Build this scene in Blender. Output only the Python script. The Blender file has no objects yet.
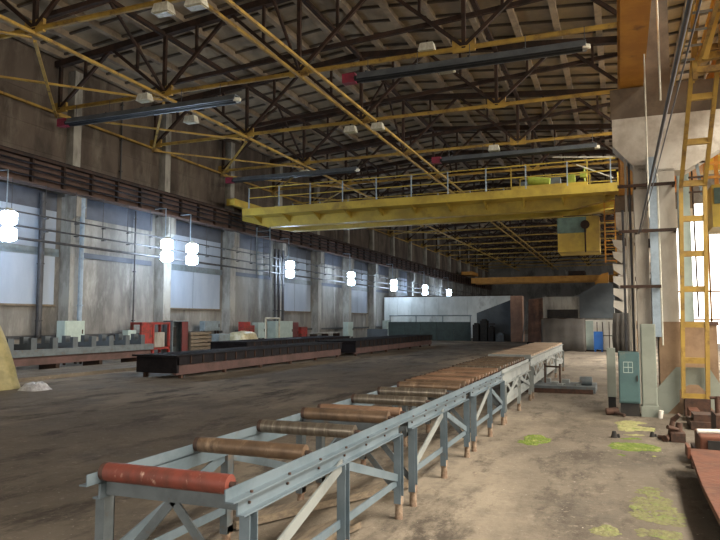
import bpy, bmesh, math, random
from mathutils import Vector, Matrix, noise
random.seed(7)
S = bpy.context.scene
COL = S.collection
PI = math.pi
ORD = ['nearest', 'second', 'third', 'fourth', 'fifth', 'sixth', 'seventh', 'eighth', 'ninth', 'tenth', 'eleventh',
       'twelfth', 'thirteenth', 'fourteenth', 'fifteenth', 'sixteenth', 'seventeenth', 'eighteenth', 'nineteenth']

# ------------------------------------------------------------------ materials
def mat(name, c1, c2=None, scale=3.0, rough=.7, metal=0.0, bump=.15, stretch=(1, 1, 1), c3=None, s3=.5, cut=(.42, .6), cut3=(.5, .62), bscale=None, spec=.5):
    m = bpy.data.materials.new(name); m.use_nodes = True
    nt = m.node_tree; N = nt.nodes; L = nt.links
    b = N['Principled BSDF']
    b.inputs['Roughness'].default_value = rough; b.inputs['Metallic'].default_value = metal
    b.inputs['Specular IOR Level'].default_value = spec
    if c2 is None:
        c2 = tuple(v * .8 for v in c1)
    tc = N.new('ShaderNodeTexCoord'); mp = N.new('ShaderNodeMapping')
    mp.inputs['Scale'].default_value = stretch
    L.new(tc.outputs['Object'], mp.inputs['Vector'])
    n = N.new('ShaderNodeTexNoise'); n.inputs['Scale'].default_value = scale; n.inputs['Detail'].default_value = 8; n.inputs['Roughness'].default_value = .65
    L.new(mp.outputs[0], n.inputs['Vector'])
    r = N.new('ShaderNodeValToRGB'); r.color_ramp.elements[0].position = cut[0]; r.color_ramp.elements[1].position = cut[1]
    r.color_ramp.elements[0].color = (*c1, 1); r.color_ramp.elements[1].color = (*c2, 1)
    L.new(n.outputs['Fac'], r.inputs['Fac'])
    out = r.outputs['Color']
    if c3 is not None:
        n3 = N.new('ShaderNodeTexNoise'); n3.inputs['Scale'].default_value = s3; n3.inputs['Detail'].default_value = 6; n3.inputs['Roughness'].default_value = .7
        L.new(mp.outputs[0], n3.inputs['Vector'])
        r3 = N.new('ShaderNodeValToRGB'); r3.color_ramp.elements[0].position = cut3[0]; r3.color_ramp.elements[1].position = cut3[1]
        r3.color_ramp.elements[0].color = (0, 0, 0, 1); r3.color_ramp.elements[1].color = (1, 1, 1, 1)
        L.new(n3.outputs['Fac'], r3.inputs['Fac'])
        mx = N.new('ShaderNodeMixRGB'); L.new(r3.outputs['Color'], mx.inputs['Fac']); L.new(out, mx.inputs['Color1']); mx.inputs['Color2'].default_value = (*c3, 1)
        out = mx.outputs['Color']
    L.new(out, b.inputs['Base Color'])
    if bump:
        bn = N.new('ShaderNodeTexNoise'); bn.inputs['Scale'].default_value = bscale or scale * 4; bn.inputs['Detail'].default_value = 6
        L.new(mp.outputs[0], bn.inputs['Vector'])
        bp = N.new('ShaderNodeBump'); bp.inputs['Strength'].default_value = bump; bp.inputs['Distance'].default_value = .02
        L.new(bn.outputs['Fac'], bp.inputs['Height']); L.new(bp.outputs['Normal'], b.inputs['Normal'])
    m['b'] = 1
    return m

def emit(name, col, st):
    m = bpy.data.materials.new(name); m.use_nodes = True
    nt = m.node_tree; nt.nodes.clear()
    e = nt.nodes.new('ShaderNodeEmission'); e.inputs['Color'].default_value = (*col, 1); e.inputs['Strength'].default_value = st
    o = nt.nodes.new('ShaderNodeOutputMaterial'); nt.links.new(e.outputs[0], o.inputs[0])
    return m

M = {}
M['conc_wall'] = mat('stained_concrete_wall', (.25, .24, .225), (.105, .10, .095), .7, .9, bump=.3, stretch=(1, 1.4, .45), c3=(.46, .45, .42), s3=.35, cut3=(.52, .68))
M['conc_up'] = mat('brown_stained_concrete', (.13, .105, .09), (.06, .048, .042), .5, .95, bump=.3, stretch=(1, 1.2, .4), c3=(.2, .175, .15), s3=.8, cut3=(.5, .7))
M['conc_col'] = mat('painted_concrete_column', (.50, .47, .42), (.33, .30, .26), 1.4, .85, bump=.2, stretch=(1, 1, .35), c3=(.22, .18, .14), s3=.9, cut3=(.6, .72))
M['conc_left'] = mat('pale_concrete_column', (.38, .375, .35), (.20, .19, .175), 1.6, .85, bump=.2, stretch=(1, 1, .35), c3=(.16, .14, .12), s3=1.0, cut3=(.58, .72))
M['capital'] = mat('brown_stained_capital', (.16, .12, .085), (.10, .075, .055), 1.6, .85, bump=.15)
M['corbel'] = mat('whitewashed_concrete', (.62, .59, .54), (.44, .40, .35), 2, .8, bump=.15, c3=(.3, .24, .18), s3=1.4, cut3=(.58, .72))
M['roof'] = mat('roof_slab_concrete', (.34, .28, .20), (.22, .18, .13), .7, .95, bump=.25, c3=(.27, .23, .18), s3=.35, cut3=(.5, .68))
M['rib'] = mat('roof_rib_concrete', (.34, .28, .21), (.23, .185, .14), 1.0, .9, bump=.2, c3=(.14, .11, .09), s3=.6, cut3=(.55, .7))
M['joint'] = mat('sooty_slab_joint', (.10, .08, .06), (.07, .055, .045), 2, .95)
M['blue_sheet'] = mat('pale_blue_glazing_sheet', (.40, .47, .58), (.33, .40, .52), .8, .5, bump=.03, stretch=(1, 1, .3))
M['yellow'] = mat('yellow_painted_steel', (.46, .30, .06), (.30, .19, .045), 1.2, .6, bump=.1, c3=(.15, .085, .035), s3=2.0, cut3=(.52, .66))
M['crane_y'] = mat('crane_yellow_paint', (.56, .42, .07), (.40, .29, .055), .8, .5, bump=.06, c3=(.22, .15, .05), s3=.9, cut3=(.58, .75))
M['orange'] = mat('orange_ochre_paint', (.60, .29, .045), (.48, .21, .03), 1.4, .55, bump=.08, c3=(.16, .07, .03), s3=1.5, cut3=(.6, .72))
M['dark_steel'] = mat('dark_rusty_truss_steel', (.055, .032, .024), (.028, .020, .017), 2.5, .8, bump=.15, spec=.25)
M['brown_steel'] = mat('brown_primed_steel', (.105, .062, .050), (.06, .038, .032), 1.0, .8, bump=.15)
M['black_steel'] = mat('black_greasy_steel', (.008, .007, .010), (.015, .013, .016), 3, .75, bump=.2, spec=.2)
M['pink_steel'] = mat('faded_red_primed_beam', (.115, .065, .062), (.075, .045, .042), 2, .8, bump=.15)
M['grey_paint'] = mat('blue_grey_painted_steel', (.14, .185, .225), (.10, .14, .175), 3, .42, bump=.06, c3=(.15, .115, .085), s3=2.6, cut3=(.62, .74))
M['grey_dirty'] = mat('dirty_blue_grey_steel', (.12, .145, .165), (.08, .10, .115), 4, .55, bump=.1, c3=(.14, .10, .07), s3=4, cut3=(.55, .7))
M['cream_steel'] = mat('pale_grey_painted_steel', (.24, .265, .27), (.17, .19, .195), 3, .5, bump=.06, c3=(.2, .14, .09), s3=2.5, cut3=(.6, .72))
M['foot_paint'] = mat('dirty_tan_column_foot', (.34, .235, .15), (.22, .145, .095), 1.5, .85, bump=.15, c3=(.12, .08, .055), s3=1.4, cut3=(.56, .7))
M['foot'] = mat('rusty_concrete_foot', (.30, .23, .17), (.16, .10, .07), 14, .9, bump=.4)
M['red_roll'] = mat('red_rusty_roller', (.22, .060, .045), (.14, .05, .04), 9, .5, .2, bump=.15, stretch=(1, .6, .6), c3=(.50, .33, .27), s3=12, cut3=(.60, .68))
M['brown_roll'] = mat('brown_worn_roller', (.20, .135, .09), (.12, .085, .062), 8, .42, .45, bump=.12, stretch=(1, .5, .5), c3=(.36, .26, .18), s3=5, cut3=(.56, .7))
M['grey_roll'] = mat('grey_worn_steel_roller', (.20, .175, .145), (.13, .11, .09), 10, .36, .6, bump=.12, stretch=(3, .5, .5), c3=(.36, .32, .26), s3=7, cut3=(.55, .7))
M['rust_roll'] = mat('orange_rust_roller', (.21, .125, .08), (.15, .09, .06), 6, .6, .2, bump=.15, c3=(.28, .18, .12), s3=3, cut3=(.5, .66))
M['shaft'] = mat('roller_end_cap', (.05, .035, .03), (.09, .05, .04), 10, .6, .3)
M['rust'] = mat('red_brown_rusted_plate', (.15, .052, .028), (.095, .036, .022), 4, .75, bump=.35, c3=(.20, .09, .05), s3=1.6, cut3=(.55, .68))
M['rust_dark'] = mat('dark_rusted_iron', (.085, .042, .028), (.045, .026, .02), 8, .8, bump=.4)
M['deck'] = mat('rusty_deck_boards', (.28, .19, .125), (.21, .155, .11), 3, .8, bump=.2, stretch=(1, 6, 1), c3=(.5, .4, .3), s3=1)
M['teal'] = mat('worn_teal_cabinet_paint', (.075, .15, .16), (.06, .12, .135), 3, .5, bump=.05, c3=(.20, .17, .12), s3=2.2, cut3=(.56, .68))
M['grey_green'] = mat('grey_green_panel_paint', (.28, .31, .275), (.22, .25, .22), 1.6, .55, bump=.04, c3=(.2, .2, .17), s3=2, cut3=(.6, .7))
M['pale_box'] = mat('pale_mint_box_paint', (.46, .56, .54), (.38, .48, .47), 3, .5, bump=.03)
M['slate_box'] = mat('slate_grey_box_paint', (.20, .25, .28), (.15, .18, .20), 3, .5, bump=.03)
M['red'] = mat('red_cabinet_paint', (.33, .035, .028), (.24, .03, .025), 3, .55, bump=.04, c3=(.12, .04, .03), s3=3)
M['maroon'] = mat('maroon_door_paint', (.16, .035, .035), (.11, .03, .03), 3, .6, bump=.04)
M['dark_in'] = mat('dark_interior', (.02, .02, .022), (.035, .032, .03), 4, .9)
M['wood'] = mat('old_timber', (.22, .175, .125), (.13, .105, .08), 5, .85, bump=.2, stretch=(8, 1, 8))
M['tarp'] = mat('olive_yellow_tarpaulin', (.30, .26, .12), (.20, .18, .08), 3, .55, bump=.35, bscale=7)
M['plastic'] = mat('yellowed_plastic_film', (.50, .46, .32), (.38, .34, .20), 5, .3, bump=.5, bscale=9)
M['white_film'] = mat('white_crumpled_film', (.55, .57, .62), (.3, .3, .34), 8, .3, bump=.5)
M['white'] = mat('white_paint', (.80, .79, .75), (.68, .66, .61), 1.5, .55, bump=.05, c3=(.40, .36, .30), s3=1.2, cut3=(.6, .72))
M['part_white'] = mat('pale_partition_panel', (.66, .70, .70), (.50, .54, .54), .6, .7, bump=.05, stretch=(1, 1, .5), c3=(.30, .31, .31), s3=.7, cut3=(.56, .7))
M['green_dark'] = mat('dark_green_plate', (.04, .065, .062), (.03, .045, .045), 2, .6, bump=.05)
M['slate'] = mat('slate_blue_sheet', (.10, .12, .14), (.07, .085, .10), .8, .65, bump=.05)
M['tan'] = mat('tan_locker_paint', (.40, .235, .165), (.30, .175, .125), 2, .6, bump=.05)
M['cor_brown'] = mat('rust_brown_locker', (.20, .105, .075), (.12, .07, .055), 1.2, .75, bump=.1, c3=(.30, .16, .10), s3=.9)
M['grey_cloth'] = mat('grey_tarpaulin_screen', (.095, .09, .088), (.07, .066, .064), 1.2, .85, bump=.4, bscale=2)
M['black_cloth'] = mat('black_curtain_cloth', (.035, .032, .03), (.055, .05, .045), 2, .95, bump=.4, bscale=4)
M['blue'] = mat('bright_blue_paint', (.02, .14, .50), (.02, .11, .42), 3, .45, bump=.02)
M['pipe_dark'] = mat('dark_pipe_paint', (.07, .072, .08), (.045, .045, .05), 4, .5, .2, bump=.05)
M['pipe_light'] = mat('light_blue_pipe_paint', (.33, .42, .52), (.25, .32, .40), 4, .5, bump=.05)
M['heater'] = mat('dark_heater_tube', (.022, .026, .032), (.035, .04, .045), 3, .45, .3, bump=.03)
M['reflector'] = mat('grey_heater_reflector', (.20, .23, .26), (.15, .17, .2), 2, .4, .5, bump=.03)
M['burner'] = mat('crimson_burner_box', (.30, .03, .07), (.2, .03, .05), 3, .5, bump=.02)
M['housing'] = mat('off_white_lamp_housing', (.66, .66, .58), (.52, .50, .42), 6, .5, bump=.02)
M['lens'] = mat('dusty_lamp_glass', (.42, .40, .28), (.3, .28, .18), 8, .35, bump=.02)
M['moss'] = mat('bright_green_moss', (.16, .215, .035), (.10, .15, .028), 9, .95, bump=.5, c3=(.33, .34, .12), s3=5, cut3=(.52, .66))
M['moss_faint'] = mat('thin_olive_moss', (.22, .22, .10), (.17, .155, .09), 9, .95, bump=.5, c3=(.20, .26, .07), s3=5, cut3=(.5, .66))
M['moss_dry'] = mat('dry_yellow_moss', (.36, .36, .16), (.24, .22, .11), 8, .95, bump=.5, c3=(.16, .27, .05), s3=4, cut3=(.54, .66))
M['crane_green'] = mat('lime_green_motor_paint', (.34, .42, .07), (.24, .3, .05), 3, .5, bump=.05)
M['glass_dark'] = mat('dusty_teal_cab_glass', (.10, .16, .14), (.07, .11, .10), 3, .2, bump=.02)
M['navy_panel'] = mat('navy_wall_panel', (.10, .115, .15), (.075, .085, .11), 1, .7, bump=.05)
M['led'] = emit('lit_led_panel', (.66, .82, 1.0), 54)
M['gate_lit'] = emit('daylit_gate_pane', (1.0, .96, .88), 5)
M['window_lit'] = emit('daylit_window_pane', (1.0, .95, .86), 1.3)

# floor material: layered dirt, damp patches and pale sand
def floor_mat():
    m = bpy.data.materials.new('dirty_concrete_floor'); m.use_nodes = True
    nt = m.node_tree; N = nt.nodes; L = nt.links; b = N['Principled BSDF']
    tc = N.new('ShaderNodeTexCoord')
    def nz(scale, det, rgh, st=(1, 1, 1), lo=.45, hi=.6, rot=0):
        mp = N.new('ShaderNodeMapping'); mp.inputs['Scale'].default_value = st; mp.inputs['Rotation'].default_value = (0, 0, rot)
        L.new(tc.outputs['Object'], mp.inputs['Vector'])
        n = N.new('ShaderNodeTexNoise'); n.inputs['Scale'].default_value = scale; n.inputs['Detail'].default_value = det; n.inputs['Roughness'].default_value = rgh
        L.new(mp.outputs[0], n.inputs['Vector'])
        r = N.new('ShaderNodeMapRange'); r.inputs[1].default_value = lo; r.inputs[2].default_value = hi
        L.new(n.outputs['Fac'], r.inputs[0]); return r.outputs[0]
    def mix(f, a, c):
        x = N.new('ShaderNodeMixRGB'); L.new(f, x.inputs['Fac'])
        if isinstance(a, tuple): x.inputs['Color1'].default_value = (*a, 1)
        else: L.new(a, x.inputs['Color1'])
        x.inputs['Color2'].default_value = (*c, 1); return x.outputs['Color']
    c = mix(nz(.5, 10, .7, lo=.38, hi=.62), (.115, .096, .076), (.19, .16, .125))
    c = mix(nz(.22, 9, .7, (1, .45, 1), .50, .60, .5), c, (.29, .245, .19))
    c = mix(nz(1.3, 10, .75, (1, .35, 1), .51, .61, .25), c, (.070, .056, .044))
    c = mix(nz(.28, 9, .7, (1, 1, 1), .56, .66, 1.1), c, (.085, .074, .062))
    c = mix(nz(9, 6, .8, lo=.56, hi=.72), c, (.30, .26, .21))
    c = mix(nz(26, 3, .5, lo=.70, hi=.75), c, (.5, .46, .4))
    L.new(c, b.inputs['Base Color'])
    rr = N.new('ShaderNodeMapRange'); L.new(nz(.28, 9, .7, lo=.54, hi=.68, rot=1.1), rr.inputs[0])
    rr.inputs[3].default_value = .92; rr.inputs[4].default_value = .62; L.new(rr.outputs[0], b.inputs['Roughness'])
    n = N.new('ShaderNodeTexNoise'); n.inputs['Scale'].default_value = 7; n.inputs['Detail'].default_value = 10; n.inputs['Roughness'].default_value = .7
    L.new(tc.outputs['Object'], n.inputs['Vector'])
    bp = N.new('ShaderNodeBump'); bp.inputs['Strength'].default_value = .5; bp.inputs['Distance'].default_value = .03
    L.new(n.outputs['Fac'], bp.inputs['Height']); L.new(bp.outputs['Normal'], b.inputs['Normal'])
    return m
M['floor'] = floor_mat()

# ------------------------------------------------------------------ mesh helpers
class MB:
    def __init__(s): s.v = []; s.f = []; s.sm = []
    def add(s, vs, fs, smooth=False):
        o = len(s.v); s.v += [tuple(v) for v in vs]; s.f += [tuple(i + o for i in f) for f in fs]; s.sm += [smooth] * len(fs); return s
    def box(s, x0, x1, y0, y1, z0, z1):
        vs = [(x, y, z) for z in (z0, z1) for y in (y0, y1) for x in (x0, x1)]
        return s.add(vs, [(0, 2, 3, 1), (4, 5, 7, 6), (0, 1, 5, 4), (2, 6, 7, 3), (0, 4, 6, 2), (1, 3, 7, 5)])
    def bar(s, p, q, w, h, up=(0, 0, 1)):
        p = Vector(p); q = Vector(q); d = (q - p).normalized(); u = Vector(up)
        if abs(d.dot(u)) > .98: u = Vector((0, 1, 0))
        a = d.cross(u).normalized() * w / 2; b = a.cross(d).normalized() * h / 2
        vs = [p - a - b, p + a - b, p + a + b, p - a + b, q - a - b, q + a - b, q + a + b, q - a + b]
        return s.add(vs, [(0, 3, 2, 1), (4, 5, 6, 7), (0, 1, 5, 4), (1, 2, 6, 5), (2, 3, 7, 6), (3, 0, 4, 7)])
    def angle(s, p, q, w, t, up=(0, 0, 1), flip=1):           # L-section bar
        p = Vector(p); q = Vector(q); d = (q - p).normalized(); u = Vector(up)
        if abs(d.dot(u)) > .98: u = Vector((0, 1, 0))
        a = d.cross(u).normalized() * flip; b = a.cross(d).normalized() * flip
        pr = [(0, 0), (w, 0), (w, t), (t, t), (t, w), (0, w)]
        vs = [p + a * x + b * y for x, y in pr] + [q + a * x + b * y for x, y in pr]
        fs = [(0, 1, 2, 3, 4, 5), (11, 10, 9, 8, 7, 6)] + [(i, (i + 1) % 6, (i + 1) % 6 + 6, i + 6) for i in range(6)]
        return s.add(vs, fs)
    def tube(s, p, q, r, n=10, r2=None, caps=True):
        p = Vector(p); q = Vector(q); d = (q - p).normalized(); u = Vector((0, 0, 1)) if abs(d.z) < .95 else Vector((1, 0, 0))
        a = d.cross(u).normalized(); b = a.cross(d).normalized(); r2 = r if r2 is None else r2
        vs = [p + (a * math.cos(t) + b * math.sin(t)) * r for t in [2 * PI * i / n for i in range(n)]] + \
             [q + (a * math.cos(t) + b * math.sin(t)) * r2 for t in [2 * PI * i / n for i in range(n)]]
        s.add(vs, [(i, (i + 1) % n, (i + 1) % n + n, i + n) for i in range(n)], True)
        if caps: s.add(vs, [tuple(range(n - 1, -1, -1)), tuple(range(n, 2 * n))])
        return s
    def path(s, pts, r, n=8):
        for a, b in zip(pts, pts[1:]): s.tube(a, b, r, n)
        return s
    def prism(s, poly, a0, a1, axis='y'):
        n = len(poly)
        def P(u, v, a): return {'y': (u, a, v), 'x': (a, u, v), 'z': (u, v, a)}[axis]
        vs = [P(u, v, a0) for u, v in poly] + [P(u, v, a1) for u, v in poly]
        return s.add(vs, [tuple(range(n)), tuple(range(2 * n - 1, n - 1, -1))] + [(i, i + n, (i + 1) % n + n, (i + 1) % n) for i in range(n)])
    def build(s, name, m, parent=None, loc=None, bevel=0):
        me = bpy.data.meshes.new(name)
        L = Vector(loc) if loc else Vector((0, 0, 0))
        me.from_pydata([Vector(v) - L for v in s.v], [], s.f); me.update()
        me.polygons.foreach_set('use_smooth', s.sm)
        bm = bmesh.new(); bm.from_mesh(me); bmesh.ops.recalc_face_normals(bm, faces=bm.faces); bm.to_mesh(me); bm.free()
        me.materials.append(m)
        o = bpy.data.objects.new(name, me); o.location = L; COL.objects.link(o)
        if parent: o.parent = parent
        if bevel:
            md = o.modifiers.new('bevel', 'BEVEL'); md.width = bevel; md.segments = 2; md.limit_method = 'ANGLE'
        return o

def tag(o, label, cat, group=None, kind=None):
    o['label'] = label; o['category'] = cat
    if group: o['group'] = group
    if kind: o['kind'] = kind
    return o
def thing(name, label, cat, loc=(0, 0, 0), group=None, rz=0):
    o = bpy.data.objects.new(name, None); o.empty_display_size = .2; COL.objects.link(o); o.location = loc; o.rotation_euler = (0, 0, rz)
    return tag(o, label, cat, group)
def struct(name, mb, m, parent=None, kind='structure'):
    o = mb.build(name, m, parent)
    if not parent: o['kind'] = kind
    return o
def dup(root, loc=None, label=None, group=None, rz=None):
    r = root.copy(); COL.objects.link(r)
    if loc is not None: r.location = loc
    if rz is not None: r.rotation_euler = (0, 0, rz)
    if label: r['label'] = label
    if group: r['group'] = group
    for ch in list(root.children):
        c = ch.copy(); COL.objects.link(c); c.parent = r
        for g in list(ch.children):
            d = g.copy(); COL.objects.link(d); d.parent = c
    return r

# ------------------------------------------------------------------ setting
WX = -20.6; YE = 112.0; YB = -9.0; XR = 19.5
def roof_z(x):
    if x <= 1: return 12.02 + (1.02 * (1 - abs(x + 9.8) / 11.0))
    return 12.02 + (1.02 * (1 - abs(x - 11) / 10.0))
mb = MB()
mb.box(WX - .4, XR + .4, YB - .4, YE + .4, -.3, 0)
struct('floor', mb, M['floor'])

mb = MB()
XS = [WX - .4, -9.8, 1.0, 11.0, XR + .4]
for a, b in zip(XS, XS[1:]):
    za, zb = roof_z(a) + .12, roof_z(b) + .12
    mb.prism([(a, za), (b, zb), (b, zb + .2), (a, za + .2)], YB - .4, YE + .4)
struct('ceiling', mb, M['roof'])
mb = MB()
x = WX + .3
while x < XR:                                               # longitudinal ribs of the roof slabs
    z = roof_z(x)
    mb.box(x - .11, x + .11, YB, YE, z - .10, z + .16)
    x += 1.42
o = struct('trim_1', mb, M['rib']); o['label'] = 'concrete ribs under the roof slabs'
mb = MB(); y = 1.0
while y < YE:                                               # small cross ribs
    for a, b in zip(XS, XS[1:]):
        a2, b2 = max(a, WX), min(b, XR)
        za, zb = roof_z(a2), roof_z(b2)
        mb.bar((a2, y, za + .09), (b2, y, zb + .09), .09, .1)
    y += 1.15 if y < 60 else 2.3
o = struct('trim_30', mb, M['joint']); o['label'] = 'dark joints across the roof slabs'

# left wall in bays
COLY = [19.9 + 5.75 * k for k in range(-4, 17)]
mb = MB(); mb.box(WX - .3, WX, YB, YE, 0, 6.95)
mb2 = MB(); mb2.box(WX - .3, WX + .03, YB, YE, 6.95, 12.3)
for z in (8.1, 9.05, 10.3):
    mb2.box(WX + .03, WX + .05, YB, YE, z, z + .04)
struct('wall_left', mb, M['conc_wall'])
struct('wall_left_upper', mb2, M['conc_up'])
mb = MB(); mb.box(WX, WX + .08, YB, YE, .95, 1.07)
struct('baseboard_left', mb, M['pipe_dark'])
nwin = 0
for k, y0 in enumerate(COLY[:-1]):
    if k % 2 == 1 and y0 < 62:                             # glazed bays, opaque pale blue sheet
        nwin += 1
        w = MB(); w.box(WX, WX + .06, y0 + .5, y0 + 5.45, 2.25, 4.15)
        w.box(WX, WX + .06, y0 + .5, y0 + 5.45, 4.4, 5.9)
        wo = struct('window_%d' % nwin, w, M['blue_sheet'])
        w = MB(); w.box(WX + .06, WX + .1, y0 + .3, y0 + 5.6, 4.12, 4.42); w.box(WX + .06, WX + .1, y0 + .3, y0 + .55, 2.2, 6.0)
        w.box(WX + .06, WX + .07, y0 + 2.97, y0 + 2.98, 2.25, 5.9)
        w.build('window_frame', M['slate_box'], wo)
        w = MB(); w.box(WX, WX + .07, y0 + .5, y0 + 5.45, 5.9, 6.6); w.build('window_header', M['navy_panel'], wo)
        w = MB(); w.box(WX, WX + .12, y0 + .45, y0 + 5.5, 2.17, 2.25); w.build('window_sill', M['wood'], wo)
    elif y0 < 62:
        w = MB(); w.box(WX, WX + .05, y0 + .5, y0 + 5.45, 4.2, 4.42); w.box(WX, WX + .04, y0 + .5, y0 + 5.45, 5.85, 6.7)
        struct('trim_%d' % (k + 2), w, M['navy_panel'])

mb = MB(); mb.box(WX, XR, YE, YE + .3, 0, 13.2)
struct('wall_end', mb, M['conc_wall'])
mb = MB(); mb.box(WX, XR, YB - .3, YB, 0, 13.2)
struct('wall_back', mb, M['conc_wall'])
# right wall of the neighbouring aisle, window band
mb = MB(); mb.box(XR, XR + .3, YB, YE, 0, 2.2); mb.box(XR, XR + .3, YB, YE, 9.6, 12.3)
for k in range(20): mb.box(XR, XR + .3, YB + 6 * k, YB + 6 * k + .8, 2.2, 9.6)
struct('wall_right', mb, M['conc_wall'])
mb = MB(); mb.box(XR + .12, XR + .16, YB, YE, 2.2, 9.6)
struct('window_20', mb, M['window_lit'])
mb = MB(); mb.box(5.5, 9.5, -4, 40, 12.36, 12.4)  # unseen skylight pane, added over the aisle to light the hall
struct('window_21', mb, M['window_lit'])
# bright gate wall closing the neighbouring aisle
mb = MB(); mb.box(2.6, XR, 52, 52.3, 9.9, 12.2); mb.box(2.6, XR, 52, 52.3, 0, .02)
struct('wall_gate', mb, M['corbel'])
mb = MB(); mb.box(2.6, XR, 52.1, 52.2, 0.02, 9.9)
g = struct('door_1', mb, M['gate_lit'])
mb = MB()
for i in range(10): mb.box(2.7 + 1.6 * i, 2.82 + 1.6 * i, 52, 52.09, .02, 9.9)
for z in (1.6, 3.6): mb.box(2.6, XR, 52, 52.09, z, z + .12)
mb.build('door_frame', M['orange'], g)

# ------------------------------------------------------------------ left columns
def left_column(y, label):
    t = thing('concrete_column', label, 'column', (-20.2, y, 0), 'concrete columns of the left wall')
    m = MB(); m.box(-.4, .13, 0, .55, 0, 5.6); m.build('shaft', M['conc_left'], t)
    m = MB(); m.prism([(-.4, 5.6), (.13, 5.6), (.36, 5.75), (.36, 6.55), (-.4, 6.55)], 0, .55); m.build('corbel', M['conc_left'], t)
    m = MB(); m.box(-.37, .0, .1, .5, 6.55, 11.7); m.build('upper_shaft', M['conc_left'], t)
    return t
for k, y in enumerate(COLY):
    if y > 108: continue
    if y < 12: continue
    i = k - 3
    lab = 'pale concrete wall column with a bracket under the brown girder, %s from the camera' % ORD[i]
    c = left_column(y, lab) if i == 0 else dup(c, (-20.2, y, 0), lab)

# ------------------------------------------------------------------ left runway girder
t = thing('runway_girder', 'long brown crane runway girder carried along the left wall', 'girder', (-19.75, 0, 6.55))
m = MB(); m.box(-.28, .28, 2, 110, .92, 1.02); m.build('top_flange', M['dark_steel'], t)
m = MB(); m.box(-.22, .22, 2, 110, 0, .05); m.box(-.05, .05, 2, 110, .05, .92); m.build('web_plate', M['brown_steel'], t)
m = MB()
for y in range(0, 70): m.box(.05, .2, 3 + 1.45 * y, 3.09 + 1.45 * y, .05, .92)
m.build('stiffener_ribs', M['dark_steel'], t)['kind'] = 'stuff'
m = MB()
for z in (.25, .5, .72): m.tube((.24, 2, z), (.24, 110, z), .035, 6)
m.build('conductor_rail', M['black_steel'], t)
m = MB(); m.box(-.04, .04, 2, 110, 1.02, 1.12); m.build('crane_rail', M['black_steel'], t)

# wall pipes on hangers
for z, r, lab, dx in ((5.42, .03, 'topmost thin pipe running along the left wall columns', 0), (4.93, .035, 'middle pipe running along the left wall columns', 0),
                  (4.5, .05, 'lowest and thickest pipe running along the left wall columns', .02)):
    m = MB(); m.tube((-19.45 + dx, 4, z), (-19.45 + dx, 108, z), r, 8)
    o = m.build('wall_pipe', M['pipe_dark'], None, (-19.45, 4, z)); tag(o, lab, 'pipe', 'pipes along the left wall')
m = MB()
for k in range(60):
    y = 15.2 + k * 1.45
    if y > 100: break
    m.tube((-19.5, y, 4.93), (-19.5, y, 6.6), .014, 5)
    m.box(-19.53, -19.37, y - .05, y + .05, 5.33, 5.37); m.box(-19.53, -19.37, y - .05, y + .05, 4.84, 4.88)
o = m.build('pipe_hangers', M['pipe_dark'], None, (-19.5, 15, 5)); tag(o, 'row of thin hanger rods holding pipes below the left girder', 'hangers', kind='stuff')
# vertical conduits on the wall
def conduit(x, y, z0, z1, r, mm, label):
    m = MB(); m.tube((x, y, z0), (x, y, z1), r, 8)
    for z in (z0 + .6, (z0 + z1) / 2, z1 - .4): m.box(x - r - .02, x + r + .02, y - .06, y + .06, z, z + .05)
    return tag(m.build('vertical_pipe', mm, None, (x, y, z0)), label, 'pipe')
conduit(-19.85, 20.25, 1.6, 6.5, .09, M['pipe_light'], 'light blue upright pipe on the nearest left wall column')
conduit(-20.35, 18.75, 1.0, 6.5, .11, M['pipe_dark'], 'dark upright pipe left of the nearest wall column')
conduit(-20.4, 24.0, 1.0, 6.6, .035, M['pipe_dark'], 'thin dark pipe down the concrete bay beside the red frame')
conduit(-20.45, 23.0, 7.6, 11.6, .04, M['pipe_dark'], 'thin dark pipe high on the wall above the girder')
for j, n in enumerate(('left', 'middle', 'right')):
    conduit(-19.55, 35.6 + .5 * j, 1.6, 6.0, .09, M['pipe_dark'], '%s one of three dark upright pipes above the mint cabinet' % n)

# LED wall lamps
def wall_lamp(y, label, s=1.0):
    t = thing('led_floodlight', label, 'lamp', (-18.75, y, 4.75), 'lit floodlights along the left wall')
    for zc in (-.27, .27):
        a = MB(); a.tube((0, 0, zc - .23), (0, 0, zc - .16), .16, 16, .27); a.tube((0, 0, zc - .16), (0, 0, zc + .16), .27, 16); a.tube((0, 0, zc + .16), (0, 0, zc + .23), .27, 16, .16); a.build('led_panel', M['led'], t)
    b = MB(); b.tube((0, 0, .49), (0, 0, .60), .2, 14, .08); b.build('lamp_housing', M['housing'], t)
    c = MB(); c.tube((-.1, 0, .5), (-.1, 0, 1.9), .02, 6); c.tube((-.1, 0, 1.9), (-.7, 0, 1.9), .02, 6); c.build('suspension_rod', M['pipe_light'], t)
    return t
LY = [15.9, 24.15, 26.0, 36.0, 45.9, 56.0, 66.2, 76.5]
for k, y in enumerate(LY):
    lab = ['glaring floodlight cut by the left picture edge', 'glaring floodlight hung against the second left column, left of a pair',
           'glaring floodlight over the second blue window, right of a pair', 'lit floodlight just right of the crane bridge ladder',
           'lit floodlight over the third blue window', 'small lit floodlight left above the pale partition',
           'small lit floodlight above the middle of the pale partition', 'farthest and smallest lit floodlight on the left wall'][k]
    wl = wall_lamp(y, lab) if k == 0 else dup(wl, (-18.75, y, 4.75), lab)

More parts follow.
